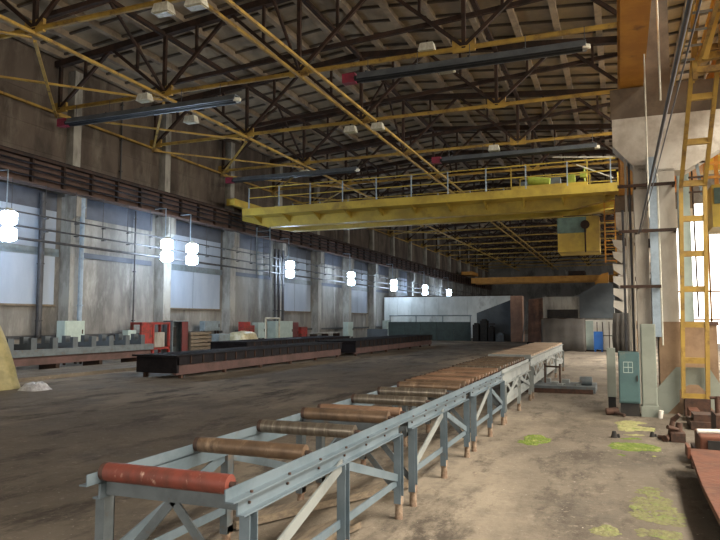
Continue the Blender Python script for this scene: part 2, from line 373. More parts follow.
# ------------------------------------------------------------------ right columns
def right_column(y, label):
    t = thing('lattice_column', label, 'column', (0, y, 0), 'twin-leg concrete columns of the right row')
    m = MB(); m.box(.30, .52, 0, .5, 0, 4.5); m.build('leg', M['conc_col'], t)
    m = MB(); m.box(.66, .99, 0, .5, 1.62, 4.4); m.build('leg', M['conc_col'], t)
    m = MB(); m.box(.64, 1.0, -.02, .5, 0, 1.62); m.build('painted_foot', M['foot_paint'], t)
    m = MB()
    for z in (0.0, 1.35, 3.0): m.box(.52, .66, .1, .4, z, z + .14)
    m.build('cross_tie', M['rust_dark'], t)
    m = MB(); m.prism([(-.04, 4.9), (.42, 4.35), (.99, 4.35), (1.2, 4.35), (2.42, 5.1), (2.42, 5.4), (-.04, 5.4)], 0, .5); m.build('corbel', M['corbel'], t)
    m = MB(); m.box(-.06, 2.42, .02, .48, 5.4, 5.98); m.build('capital', M['capital'], t)
    m = MB(); m.box(.55, .98, .05, .45, 5.98, 11.85); m.build('upper_shaft', M['capital'], t)
    return t
RY = [13.05 + 11.5 * k for k in range(9)]
for i, y in enumerate(RY):
    lab = 'twin-leg concrete column of the right row, %s from the camera' % ORD[i]
    rc = right_column(y, lab) if i == 0 else dup(rc, (0, y, 0), lab)

t = thing('runway_girder', 'orange crane runway girder overhead on the right column row', 'girder', (0.1, 0, 6.0))
m = MB(); m.box(.02, .42, .5, 110, 0, .04); m.build('bottom_flange', M['orange'], t)
m = MB(); m.box(.2, .24, .5, 110, .04, 1.1); m.build('web_plate', M['orange'], t)
m = MB(); m.box(.0, .46, .5, 110, 1.1, 1.15); m.build('top_flange', M['orange'], t)
m = MB(); m.box(.19, .26, .5, 110, 1.15, 1.26); m.build('crane_rail', M['dark_steel'], t)
t = thing('runway_girder', 'orange runway girder on the far side of the right column row', 'girder', (1.98, 0, 6.0))
m = MB(); m.box(.0, .4, .5, 110, 0, .04); m.build('bottom_flange', M['orange'], t)
m = MB(); m.box(.18, .22, .5, 110, .04, 1.1); m.build('web_plate', M['orange'], t)
m = MB(); m.box(.0, .4, .5, 110, 1.1, 1.15); m.build('top_flange', M['orange'], t)

# ------------------------------------------------------------------ roof trusses
TY = [13.6 + 5.75 * k for k in range(17)]
def truss(label):
    t = thing('roof_truss', label, 'truss', (0, 0, 0), 'steel roof trusses across the hall')
    zb = 9.9
    m = MB(); m.bar((-20.5, 0, zb), (.6, 0, zb), .09, .10); m.bar((-20.5, 0, zb + .055), (.6, 0, zb + .055), .15, .02); m.build('bottom_chord', M['yellow'], t)
    m = MB(); zt = lambda x: roof_z(x) - .32
    m.bar((-20.5, 0, zt(-20.5)), (-9.8, 0, zt(-9.8)), .24, .24); m.bar((-9.8, 0, zt(-9.8)), (.9, 0, zt(.9)), .24, .24); m.build('top_chord', M['dark_steel'], t)
    nodes = [-20.3, -15.3, -9.8, -4.2, .5]
    for x in nodes:
        m = MB(); m.bar((x, 0, zb), (x, 0, zt(x)), .12, .12); m.build('post', M['dark_steel'], t)
        g = MB(); g.box(x - .35, x + .35, -.05, .05, zb - .1, zb + .28); g.build('gusset', M['yellow'], t)
    for a, b in zip(nodes, nodes[1:]):
        c = (a + b) / 2
        for p in (a, b):
            m = MB(); m.bar((p, 0, zb + .05), (c, 0, zt(c)), .11, .11); m.build('diagonal', M['dark_steel'], t)
            h = (p + c) / 2; zh = (zb + zt(c)) / 2
            m = MB(); m.bar((h, 0, zh), (h, 0, zt(h)), .09, .09); m.build('short_post', M['dark_steel'], t)
    m = MB(); m.bar((-15.1, .15, 10.33), (-3.7, .15, 11.0), .12, .14); m.bar((-3.7, .15, 11.0), (.6, .15, 11.35), .12, .14); m.build('raised_tie', M['dark_steel'], t)
    return t
for i, y in enumerate(TY):
    lab = 'dark roof truss with a yellow bottom chord, %s from the camera' % ORD[i]
    if i == 0: tr = truss(lab); tr.location = (0, y, 0)
    else: dup(tr, (0, y, 0), lab)
# longitudinal ties
for x, lab, mm, w in ((-20.45, 'yellow tie along the eaves of the left wall', 'yellow', .09), (-15.3, 'yellow longitudinal roof tie nearer the left wall', 'yellow', .10),
                   (-9.75, 'left one of the paired yellow roof ties under the ridge', 'yellow', .09), (-9.1, 'right one of the paired yellow roof ties under the ridge', 'yellow', .09)):
    m = MB(); m.bar((x, 2, 9.79), (x, YE - 1, 9.79), w, .09)
    tag(m.build('longitudinal_tie', M[mm], None, (x, 2, 9.76)), lab, 'beam', 'longitudinal roof ties')
for x, lab in ((-15.3, 'dark upper strut over the yellow tie nearer the left wall'), (-9.8, 'dark ridge strut high over the paired ties'), (-4.2, 'dark upper strut right of the ridge')):
    m = MB(); m.bar((x, 2, roof_z(x) - .42), (x, YE - 1, roof_z(x) - .42), .16, .14)
    for k in range(8):
        y = TY[k]
        if x == -4.2: continue
        if k % 2 == 0:
            m.bar((x, y, 10.0), (x, y + 2.87, roof_z(x) - .45), .08, .08); m.bar((x, y + 5.75, 10.0), (x, y + 2.87, roof_z(x) - .45), .08, .08)
    tag(m.build('roof_strut', M['dark_steel'], None, (x, 2, roof_z(x) - .42)), lab, 'beam', 'dark roof struts')
for k in range(9):
    y = TY[k] - 5.75 if k == 0 else TY[k - 1]
    t = thing('roof_cross_brace', 'yellow flat cross brace in the %s roof bay beside the left wall' % ORD[k], 'brace', (0, y, 0), 'cross braces at the left eaves')
    m = MB(); m.bar((-20.4, .05, 9.66), (-15.35, 5.7, 9.66), .09, .06); m.build('brace_bar', M['yellow'], t)
    m = MB(); m.bar((-15.35, .05, 9.6), (-20.4, 5.7, 9.6), .09, .06); m.build('brace_bar', M['yellow'], t)

# radiant tube heaters
def heater(x0, x1, y, z, label):
    t = thing('radiant_heater', label, 'heater', (x0, y, z), 'tube heaters hung below the roof')
    Lh = x1 - x0
    m = MB(); m.prism([(-.24, -.08), (-.15, .12), (.15, .12), (.24, -.08), (.20, -.08), (.13, .08), (-.13, .08), (-.20, -.08)], .3, Lh, 'x'); m.build('reflector', M['reflector'], t)
    for dy in (-.11, .11):
        m = MB(); m.tube((.2, dy, -.03), (Lh - .1, dy, -.03), .085, 8); m.build('heater_tube', M['heater'], t)
    m = MB(); m.tube((Lh - .1, -.11, -.03), (Lh + .08, 0, -.03), .07, 8); m.tube((Lh + .08, 0, -.03), (Lh - .1, .11, -.03), .07, 8); m.build('return_bend', M['housing'], t)
    m = MB(); m.box(-.22, .2, -.13, .13, -.13, .16); m.build('burner_box', M['burner'], t)
    k = .6
    while k < Lh:
        m = MB(); m.tube((k, 0, .1), (k, 0, 9.76 - z), .012, 5); m.box(k - .03, k + .03, -.2, .2, .1, .14); k += 1.6
        m.build('hanger_wire', M['pipe_dark'], t)
heater(-7.7, -.66, 18.75, 9.2, 'long dark tube heater with crimson burner, nearest and largest, right of the ridge')
heater(-19.6, -11.9, 18.9, 9.15, 'long dark tube heater near the left wall under the second truss')
heater(-7.9, -.72, 30.1, 9.2, 'dark tube heater hung just above the crane bridge')
heater(-19.4, -12.0, 30.2, 9.15, 'dark tube heater over the left end of the crane bridge')

# unlit high-bay lamps
def bay_lamp(x, y, z, label, big=1):
    t = thing('bay_lamp', label, 'lamp', (x, y, z), 'unlit box lamps under the roof'); t.scale = (.62, .62, .9)
    m = MB(); m.add([(-.33, -.2, .28), (.33, -.2, .28), (.33, .2, .28), (-.33, .2, .28), (-.42, -.27, 0), (.42, -.27, 0), (.42, .27, 0), (-.42, .27, 0)],
                   [(0, 1, 2, 3), (0, 1, 5, 4), (1, 2, 6, 5), (2, 3, 7, 6), (3, 0, 4, 7), (4, 5, 6, 7)]); m.build('housing', M['housing'], t)
    m = MB(); m.box(-.35, .35, -.2, .2, -.03, -.002); m.build('lens', M['lens'], t)
    m = MB(); m.box(-.05, .05, -.05, .05, .28, .40); m.build('bracket', M['dark_steel'], t)
    return t
bl = None
for x, y, z, lab in ((-15.3, 18.3, 9.3, 'off-white box lamp under the left roof tie, near the second truss'), (-15.3, 21.0, 9.3, 'off-white box lamp right behind the left tube heater'),
                  (-5.35, 19.35, 9.98, 'large off-white box lamp just above the nearest tube heater'), (-4.75, 19.35, 9.25, 'off-white box lamp just below the nearest tube heater'),
                  (-10.2, 24.9, 9.42, 'left one of two box lamps side by side on the third yellow chord'), (-9.0, 24.9, 9.42, 'right one of two box lamps side by side on the third yellow chord'),
                  (-15.3, 31.0, 9.3, 'small box lamp at the left tie over the crane bridge'), (-5.2, 30.2, 9.45, 'small white box lamp left above the farther tube heater'),
                  (-10.6, 13.3, 9.42, 'box lamp at the top picture edge on the nearest yellow chord, left one'), (-9.6, 13.3, 9.42, 'box lamp at the top picture edge beside the paired ties')):
    bl = bay_lamp(x, y, z, lab) if bl is None else dup(bl, (x, y, z), lab)

# ------------------------------------------------------------------ overhead crane
cr = thing('overhead_crane', 'big yellow overhead travelling crane bridging the whole hall', 'crane', (0, 30.9, 7.29))
def cpart(name, mb, m, parent=cr): 
    return mb.build(name, m, parent)
Z0 = 7.2
def girder(y0, y1, name, dz=-.62):
    m = MB(); m.prism([(-19.2, .2), (-19.2, -.2), (-17.6, dz), (-1.9, dz), (-.7, -.36), (-.05, -.26), (-.05, .2)], y0, y1)
    return cpart(name, m, M['crane_y'])
girder(.25, .75, 'bridge_girder'); girder(3.0, 3.5, 'bridge_girder', -.5)
m = MB(); m.box(-18.6, .1, -.75, .25, -.10, .27); cpart('walkway_fascia', m, M['crane_y'])
m = MB(); m.box(-18.6, .1, 3.5, 4.4, .2, .3); cpart('walkway_fascia', m, M['crane_y'])
for k in range(11):
    x = -18.0 + 1.75 * k
    m = MB(); m.prism([(.25, -.1), (-.7, -.1), (.25, -.42)], x - .03, x + .03, 'x')
    cpart('walkway_bracket', m, M['crane_y'])
for y, zb in ((-.72, .27), (4.35, .3)):
    for k in range(11):
        x = -18.2 + 1.8 * k
        m = MB(); m.bar((x, y, zb - .35), (x, y, zb + 1.08), .05, .05); cpart('railing_post', m, M['pipe_light'])
    m = MB()
    for dz in (.55, 1.08): m.bar((-18.2, y, zb + dz), (0, y, zb + dz), .045, .045)
    cpart('handrail', m, M['crane_y'])
for x in (-19.55, .3):
    m = MB(); m.box(x - .25, x + .25, -.4, 4.3, .58 if x < -10 else .28, .95 if x < -10 else .8); e = cpart('end_carriage', m, M['crane_y'])
# trolley
m = MB(); m.box(-4.6, -1.2, .3, 3.4, .2, .62); tro = cpart('trolley', m, M['crane_y'])
m = MB(); m.tube((-3.9, 1.0, 1.0), (-2.9, 1.0, .85), .2, 14); m.build('hoist_drum', M['crane_green'], tro)
m = MB(); m.box(-2.1, -1.75, .6, 1.0, .62, 1.05); m.build('hoist_motor', M['crane_green'], tro)
m = MB(); m.tube((-4.4, 2.2, .95), (-3.2, 2.2, .95), .26, 12); m.box(-3.1, -2.5, 1.9, 2.6, .62, 1.25); m.build('gearbox', M['grey_dirty'], tro)
m = MB(); m.tube((-1.4, 2.2, .62), (-1.4, 2.2, 1.7), .05, 6); m.box(-1.6, -1.3, 2.0, 2.3, 1.2, 1.45); m.build('limit_switch', M['crane_green'], tro)
for y in (.3, 3.4):
    m = MB(); m.bar((-4.6, y, .62), (-4.6, y, 1.6), .05, .05); m.bar((-1.2, y, .62), (-1.2, y, 1.6), .05, .05); m.bar((-4.6, y, 1.6), (-1.2, y, 1.6), .05, .05); m.build('trolley_railing', M['crane_y'], tro)
# cab
m = MB(); m.box(-2.55, -.75, .35, 2.2, -2.55, -.95); cab = cpart('operator_cab', m, M['crane_y'])
m = MB(); m.box(-2.56, -1.3, .30, .35, -1.7, -.98); m.build('cab_window', M['glass_dark'], cab)
m = MB(); m.tube((-1.35, .25, -2.6), (-1.35, .25, -1.2), .04, 6); m.tube((-1.35, .22, -1.35), (-1.35, .30, -1.35), .2, 14); m.build('cab_searchlight', M['dark_steel'], cab)
m = MB(); m.box(-2.3, -1.0, .5, 2.0, -.95, -.88); m.build('cab_hanger', M['dark_steel'], cab)
# access ladder
m = MB()
for x in (-.52, -.08): m.bar((x, .5, -3.1), (x, .5, .2), .06, .06)
for k in range(11): m.bar((-.52, .5, -3.0 + .3 * k), (-.08, .5, -3.0 + .3 * k), .035, .035)
cpart('access_ladder', m, M['orange'])
m = MB(); m.bar((-.1, -.7, 1.4), (-2.6, -.7, 1.62), .05, .05); cpart('stay_bar', m, M['housing']); m = MB(); m.bar((-.1, -.7, .5), (-1.6, -.7, 1.2), .05, .05); cpart('stay_bar', m, M['housing'])
m = MB()
for x in (-18.0, -17.2): m.bar((x, -.2, -3.4), (x, -.2, -.7), .04, .04)
for k in range(9): m.bar((-18.0, -.2, -3.3 + .3 * k), (-17.2, -.2, -3.3 + .3 * k), .03, .03)
cpart('access_ladder', m, M['grey_dirty'])

# far orange crane
fc = thing('overhead_crane', 'distant orange overhead crane in the depth of the hall', 'crane', (0, 88, 7.0))
m = MB(); m.box(-18.5, -.3, 0, .5, -.45, .3); m.build('bridge_girder', M['orange'], fc)
m = MB(); m.box(-18.5, -.3, 3, 3.5, -.45, .3); m.build('bridge_girder', M['orange'], fc)
for x in (-19.5, .3):
    m = MB(); m.box(x - .9 if x > 0 else x - .25, x + .25 if x > 0 else x + 1.2, -.3, 3.8, .3 if x > 0 else .72, .8 if x > 0 else 1.15); m.build('end_carriage', M['orange'], fc)
m = MB(); m.box(-6, -4, .2, 3.2, .3, .9); m.build('trolley', M['dark_steel'], fc)
m = MB(); m.box(-2.8, -1.4, .1, 1.6, -2.4, -.45); m.build('operator_cab', M['orange'], fc)

# crane in the neighbouring aisle
ac = thing('overhead_crane', 'yellow crane in the sunlit neighbouring aisle, partly cut by the picture edge', 'crane', (0, 20.5, 6.6))
m = MB(); m.box(2.45, 18.6, 0, .6, -.25, .6); m.build('bridge_girder', M['crane_y'], ac)
m = MB(); m.box(2.45, 18.6, 2.6, 3.2, -.25, .6); m.build('bridge_girder', M['crane_y'], ac)
m = MB(); m.box(1.95, 2.45, -.4, 3.6, .56, .85); m.build('end_carriage', M['crane_y'], ac)
m = MB(); m.box(2.5, 4.2, .2, 2.0, -2.35, -1.15); c2 = m.build('operator_cab', M['crane_y'], ac)
m = MB(); m.box(2.55, 4.15, .15, .2, -1.7, -1.25); m.build('cab_window', M['glass_dark'], c2)
m = MB(); m.box(2.6, 2.7, .3, .4, -1.15, -.25); m.build('cab_hanger', M['orange'], c2); m = MB(); m.box(4.0, 4.1, .3, .4, -1.15, -.25); m.build('cab_hanger', M['orange'], c2)
m = MB()
for z in (-1.0, -.6): m.bar((2.2, -.1, z), (5.5, -.1, z), .07, .07)
for k in range(4): m.bar((2.3 + .9 * k, -.1, -1.1), (2.3 + .9 * k, -.1, -.25), .05, .05)
m.build('service_railing', M['orange'], ac)

# ------------------------------------------------------------------ yellow ladder stanchion at right
t = thing('ladder_stanchion', 'tall yellow battened ladder beside the nearest right column, leaning at the top', 'ladder', (1.2, 12.86, 0))
LR = [((.99 - 1.2, 0, .3), (1.07 - 1.2, 0, 4.0), (1.26 - 1.2, -2.1, 6.7)), ((1.37 - 1.2, 0, .3), (1.45 - 1.2, 0, 4.0), (1.62 - 1.2, -2.1, 6.7))]
for a, b, c in LR:
    m = MB(); m.bar(a, b, .065, .10, up=(0, 1, 0)); m.bar(b, c, .065, .10, up=(0, 1, 0)); m.build('ladder_rail', M['yellow'], t)
def lerp(p, q, f): return tuple(u + (v - u) * f for u, v in zip(p, q))
for k in range(11):
    z = .33 + .62 * k
    seg, f = (0, (z - .3) / 3.7) if z < 4.0 else (1, (z - 4.0) / 2.7)
    m = MB(); m.bar(lerp(LR[0][seg], LR[0][seg + 1], f), lerp(LR[1][seg], LR[1][seg + 1], f), .07, .10); m.build('batten', M['yellow'], t)
for k in range(8):
    m = MB(); m.bar((.02, .28, 3.95 + .27 * k), (.30, .28, 3.95 + .27 * k), .03, .03); m.build('rung', M['dark_steel'], t)
m = MB(); m.bar((-.02, .25, 5.9), (.24, .34, 3.9), .05, .05); m.build('inner_stay', M['slate_box'], t)
m = MB(); m.box(-.2, .2, -.1, .1, 0, .30); m.build('base_block', M['rust_dark'], t)

t = thing('steel_column', 'pale grey steel column rising behind the yellow ladder', 'column', (1.26, 14.5, 0))
m = MB(); m.box(-.11, .10, 0, .3, .0, 5.7); m.build('shaft', M['pale_box'], t)
m = MB(); m.tube((.17, -.1, 1.7), (.13, -.1, 5.7), .018, 6); m.build('side_pipe', M['dark_steel'], t)
t = thing('brick_pier', 'dirty tan pier behind the foot of the yellow ladder', 'pier', (1.3, 13.6, 0))
m = MB(); m.box(-.25, .34, 0, .3, 0, 1.55); m.build('pier', M['foot_paint'], t); m = MB(); m.box(-.27, .37, -.02, .34, 1.55, 1.62); m.build('pier_cap', M['brown_steel'], t)
t = thing('flared_base_plate', 'pale grey green flared plate standing around the foot of the yellow ladder', 'base plate', (1.1, 12.985, 0))
m = MB(); m.prism([(-.53, 0), (-.36, 0), (-.16, .22), (-.16, .42), (.0, .52), (.14, .52), (.28, .38), (.28, .20), (.44, 0), (.58, 0), (.55, .42), (.32, .82), (-.2, .82), (-.53, .42)], 0, .03); m.build('plate', M['grey_green'], t)

# horizontal yellow lattice (runway brace) overhead
t = thing('runway_lattice', 'yellow horizontal bracing lattice overhead between the two runway girders', 'lattice', (0, 0, 5.72))
for x in (.97, 1.27):
    m = MB(); m.bar((x, 1, 0), (x, 12.3, 0), .05, .09); m.build('lattice_rail', M['yellow'], t)
for k in range(19):
    m = MB(); m.bar((.97, 1.4 + .58 * k, 0), (1.27, 1.4 + .58 * k, 0), .025, .03); m.build('lattice_bar', M['cream_steel'], t)
t = thing('overhead_brace', 'yellow braced frame overhead at the upper right corner', 'brace', (0, 0, 0))
for a, b, w in (((1.2, 11.3, 5.72), (2.6, 11.3, 5.86), .11), ((1.2, 11.3, 5.55), (2.6, 11.3, 5.5), .09), ((1.68, 11.3, 4.9), (1.68, 11.3, 5.8), .08), ((1.3, 11.2, 5.7), (1.75, 10.0, 7.4), .12), ((1.66, 11.2, 5.7), (2.1, 9.6, 7.6), .12), ((1.36, 10.2, 6.05), (2.6, 10.2, 6.1), .12), ((1.2, 11.3, 5.4), (1.2, 11.3, 6.6), .07)):
    m = MB(); m.bar(a, b, w, w); m.build('brace_bar', M['yellow'], t)

# long pipe overhead and ropes
m = MB(); m.path([(.36, 1.2, 3.2), (.36, 12.8, 3.2)], .014, 8); m.path([(.42, 1.2, 3.22), (.39, 12.8, 3.22)], .006, 6)
tag(m.build('overhead_pipe', M['pipe_dark'], None, (.36, 1.2, 3.2)), 'long dark pipe running overhead towards the nearest right column', 'pipe')
m = MB(); m.tube((.69, 11.2, 5.1), (.69, 11.2, 9.6), .016, 6); tag(m.build('hanging_rope', M['housing'], None, (.62, 11.2, 6)), 'pale rope hanging right of the orange girder soffit', 'rope')
m = MB(); m.path([(.48, 11.5, 3.3), (.485, 11.5, 5.4), (.49, 11.5, 6.5)], .013, 6); tag(m.build('hanging_rope', M['housing'], None, (.2, 11.5, 3)), 'pale rope hanging in front of the nearest right corbel', 'rope')

# channel and pipes on the near column
m = MB(); m.box(.545, .68, 12.9, 12.96, 1.35, 4.6); m.box(.545, .56, 12.96, 13.04, 1.35, 4.6); m.box(.665, .68, 12.96, 13.04, 1.35, 4.6)
tag(m.build('cable_channel', M['pipe_light'], None, (.6, 12.95, 1.3)), 'pale blue cable channel fixed up the nearest right column', 'channel')
for j, (x, lab) in enumerate(((.10, 'leftmost dark pipe beside the nearest right column'), (.17, 'middle dark pipe beside the nearest right column'), (.23, 'right dark pipe touching the nearest right column'))):
    m = MB(); m.tube((x, 13.2, .02), (x, 13.2, 4.85 if j else 3.7), .022, 8); tag(m.build('riser_pipe', M['pipe_dark'] if j != 1 else M['conc_col'], None, (x, 13.2, 0)), lab, 'pipe')
m = MB(); m.path([(.70, 12.93, 1.2), (.70, 12.93, 4.2), (.66, 12.93, 4.4), (.58, 12.93, 4.4)], .016, 6); tag(m.build('bent_conduit', M['housing'], None, (.7, 12.93, 1.2)), 'thin pale conduit with a bent top on the nearest column', 'pipe')
for x1, z, lab in ((.98, 4.05, 'highest dark clamp bar across the nearest right column'), (.98, 3.22, 'middle dark clamp bar across the nearest right column'), (.7, 2.22, 'lowest dark clamp bar across the nearest right column')):
    m = MB(); m.box(.02, x1, 12.80, 12.84, z, z + .055); m.box(.3, .34, 12.84, 13.06, z, z + .055); m.box(x1 - .04, x1, 12.84, 13.06, z, z + .055)
    tag(m.build('pipe_clamp', M['dark_steel'], None, (.3, 12.8, z)), lab, 'bracket', 'clamp bars on the nearest right column')

# ------------------------------------------------------------------ cabinets by the near column
t = thing('control_cabinet', 'worn teal electrical cabinet before the nearest right column', 'cabinet', (.12, 12.55, 0))
m = MB(); m.box(-.17, .17, -.15, .15, .22, 1.1); m.build('body', M['teal'], t, bevel=.01)
m = MB(); m.box(-.155, .155, -.165, -.15, .25, 1.07); d = m.build('door', M['teal'], t, bevel=.004)
m = MB()
for a in ((-.09, .06, .92, .93), (-.09, .06, .83, .84), (-.09, .06, .74, .75)): m.box(a[0], a[1], -.169, -.165, a[2], a[3])
for x in (-.09, -.015, .055): m.box(x, x + .008, -.169, -.165, .74, .93)
m.build('chalk_mark', M['pale_box'], d)
m = MB(); m.box(.12, .135, -.19, -.165, .6, .7); m.build('door_handle', M['dark_steel'], d)
m = MB(); m.box(-.15, .15, -.13, .13, 0, .22); m.build('plinth', M['dark_in'], t)
t = thing('cabinet', 'pale grey green slab cabinet left behind the teal cabinet', 'cabinet', (-.17, 13.2, 0))
m = MB(); m.box(-.08, .07, -.1, .12, .24, 1.13); m.build('body', M['grey_green'], t, bevel=.008)
m = MB(); m.box(-.07, .06, -.09, .11, 0, .24); m.build('foot', M['dark_in'], t)
t = thing('tall_panel', 'tall grey green panel right of the teal cabinet', 'panel', (.44, 12.55, 0))
m = MB(); m.box(-.12, .12, -.12, .12, 0, 1.58); m.build('body', M['grey_green'], t, bevel=.01)
m = MB(); m.box(-.105, .105, -.128, -.12, .22, 1.55); m.build('door', M['grey_green'], t, bevel=.003)
m = MB(); m.box(-.14, .14, -.14, .14, 0, .18); m.build('plinth', M['grey_green'], t)
m = MB(); m.tube((.59, 12.35, 0), (.60, 12.35, .13), .035, 12, .042); tag(m.build('white_cup', M['white'], None, (.59, 12.35, 0)), 'small white pot on the floor at the grey green panel', 'pot')

# ------------------------------------------------------------------ roller conveyor
XL, XRr = -2.64, -1.79
def conveyor(y0, y1, legs, rollers, label, zt=.835, deep=False, solid=False, cap0=0.0, cap1=0.0, rail_mat='grey_paint'):
    t = thing('roller_conveyor', label, 'conveyor', ((XL + XRr) / 2, y0, 0), 'sections of the roller conveyor line')
    ox, oy = (XL + XRr) / 2, y0
    L = lambda x, y, z: (x - ox, y - oy, z)
    G = M[rail_mat]
    for x, s in ((XL, -1), (XRr, 1)):
        m = MB()                                    # upper angle: upright web and outward ledge
        def bx(a, b, c, d, e, f): m.box(min(a, b) - ox, max(a, b) - ox, c - oy, d - oy, e, f)
        bx(x - .004, x + .004, y0 - cap0, y1 + cap1, zt - .055, zt)
        bx(x, x + .05 * s, y0 - cap0, y1 + cap1, zt - .063, zt - .055)
        rail = m.build('side_rail', G, t)
        m = MB()                                    # lower channel with outward lips
        h = .08 if not deep else .17
        bx(x + .002 * s, x + .012 * s, y0, y1, zt - .063 - h, zt - .065)
        bx(x + .002 * s, x + .05 * s, y0, y1, zt - .071 - h, zt - .063 - h)
        bx(x + .002 * s, x + .04 * s, y0, y1, zt - .071, zt - .0635)
        m.build('side_channel', G, t)
        y = y0 + .1
        while y < y1 and y0 < 9:
            for px_, zz in ((x + .03 * s, 0), (x + .012 * s, 1)):
                m = MB()
                if zz: m.tube(L(px_, y, zt - .105), L(px_ + .012 * s, y, zt - .105), .008, 6)
                else: m.tube(L(px_, y, zt - .057), L(px_, y, zt - .044), .009, 6)
                m.build('bolt', M['shaft'], rail)
            y += .415
        zc = zt - .07 - h
        for ly in legs:
            m = MB()
            m.box(x + (.0 if s > 0 else -.06) - ox, x + (.06 if s > 0 else 0) - ox, ly - .006 - oy, ly + .0 - oy, .13, zc)
            m.box(x + (.0 if s > 0 else -.006) - ox, x + (.006 if s > 0 else 0) - ox, ly - oy, ly + .075 - oy, .13, zc)
            m.box(x + (.0 if s > 0 else -.06) - ox, x + (.06 if s > 0 else 0) - ox, ly + .069 - oy, ly + .075 - oy, .13, zc)
            lg = m.build('leg', M['grey_dirty'] if s < 0 else G, t)
            m = MB(); fx = x + .03 * s - ox
            m.tube((fx, ly + .035 - oy, .0), (fx, ly + .035 - oy, .15), .036, 8, .03); m.box(fx - .03, fx + .03, ly - oy, ly + .07 - oy, .12, .18)
            m.build('foot', M['foot'], lg)
        # side bracing: tie and inverted V between legs
        a, b = legs[0], legs[-1]; mid = (a + b) / 2 + .03
        m = MB(); m.bar(L(x + .02 * s, a + .05, .30), L(x + .02 * s, b, .30), .012, .055); m.build('tie_bar', G, t)
        m = MB(); m.bar(L(x + .03 * s, a + .06, .34), L(x + .03 * s, mid, zc), .012, .075)
        m.build('diagonal_brace', M['cream_steel'] if s > 0 else G, t)
        m = MB(); m.bar(L(x + .03 * s, mid, zc), L(x + .03 * s, b, .34), .012, .06)
        m.build('diagonal_brace', G, t)
        if solid:
            m = MB(); m.box(x + .012 * s - ox - .004, x + .012 * s - ox + .004, 0, b - oy, .26, .44); m.build('lower_plate', G, t)
            m = MB()
            n = max(2, int((y1 - y0) / .8)); st = (y1 - y0) / n
            for k in range(n):
                yy = y0 + k * st
                m.bar(L(x + .02 * s, yy, .44), L(x + .02 * s, yy + st / 2, zc), .01, .06); m.bar(L(x + .02 * s, yy + st / 2, zc), L(x + .02 * s, yy + st, .44), .01, .06)
            m.build('lattice_brace', M['cream_steel'], t)
    for ly in (legs[0], legs[-1]):                 # end frames
        zc = zt - .07 - .08
        m = MB(); m.bar(L(XL, ly + .03, zc + .06), L(XRr, ly + .03, zc + .06), .05, .09); m.build('cross_beam', M['grey_dirty'], t)
        mx = (XL + XRr) / 2
        for xa, nm in ((XL, 0), (XRr, 1)):
            m = MB(); m.bar(L(mx, ly + .03, zc + .02), L(xa, ly + .03, .24), .05, .012, up=(0, 1, 0)); m.build('end_brace', M['grey_dirty'], t)
    for (ry, rm, r) in rollers:
        m = MB(); m.tube(L(XL + .035, ry, zt - .005), L(XRr - .045, ry, zt - .005), r, 20)
        rl = m.build('roller', M[rm], t)
        m = MB(); m.tube(L(XL + .006, ry, zt - .005), L(XL + .035, ry, zt - .005), r * .97, 16); m.build('roller_cap', M['shaft'], rl); m = MB(); m.tube(L(XRr - .045, ry, zt - .005), L(XRr - .006, ry, zt - .005), .016, 8)
        m.build('roller_shaft', M['shaft'], rl)
    return t
conveyor(2.88, 5.42, (2.92, 4.14, 5.33), [(2.90, 'red_roll', .05), (3.75, 'brown_roll', .05), (4.57, 'grey_roll', .05), (5.33, 'brown_roll', .052)],
         'nearest section of the roller conveyor, with the red roller at its end', cap0=.10, cap1=.14)
conveyor(5.70, 8.07, (5.74, 6.86, 7.98), [(5.66, 'rust_roll', .045), (6.50, 'grey_roll', .05), (7.30, 'grey_roll', .05), (8.02, 'brown_roll', .05)],
         'second section of the roller conveyor, with three widely spaced rollers', cap0=.14, cap1=.13)
conveyor(8.34, 10.72, (8.38, 9.5, 10.62), [(8.3 + .235 * k, 'rust_roll' if k % 3 else 'brown_roll', .055) for k in range(11)],
         'third section of the roller conveyor, closely set with rusty rollers', cap0=.14, cap1=0)
conveyor(10.76, 14.1, (10.8, 12.4, 14.0), [(10.95 + .26 * k, 'brown_roll' if k % 2 else 'grey_roll', .055) for k in range(12)],
         'fourth section of the roller conveyor, pale and deep-sided before the raised deck', zt=.85, deep=True, solid=True, rail_mat='cream_steel')
tk = conveyor(14.35, 22.6, (14.4, 17.1, 19.8, 22.5), [], 'farthest section of the conveyor line, topped by a pale rusty deck', zt=.91, deep=True, solid=True, rail_mat='cream_steel')
m = MB(); m.box(-.43, .43, 0, 8.2, .87, .912); dk = m.build('deck_plate', M['deck'], tk)
m = MB(); m.box(-.45, .45, -.04, 0, .83, .92); m.build('deck_edge', M['cream_steel'], tk); m = MB(); m.box(-.44, .44, 8.2, 8.24, .83, .92); m.build('deck_edge', M['cream_steel'], tk)

m = MB(); m.bar((-3.0, 11.6, .9), (-2.5, 14.0, .95), .06, .02)
# plank lying on the floor left under conveyor
m = MB(); m.bar((-2.9, 4.6, .05), (-2.0, 6.4, .05), .16, .06); tag(m.build('timber_plank', M['wood'], None, (-2.4, 5.5, .05)), 'pale timber plank lying under the nearest conveyor section', 'plank')
m = MB(); m.bar((-2.5, 3.2, .04), (-2.05, 5.0, .04), .22, .05); tag(m.build('timber_plank', M['wood'], None, (-2.7, 4.4, .05)), 'dark timber plank lying between the near conveyor legs', 'plank')

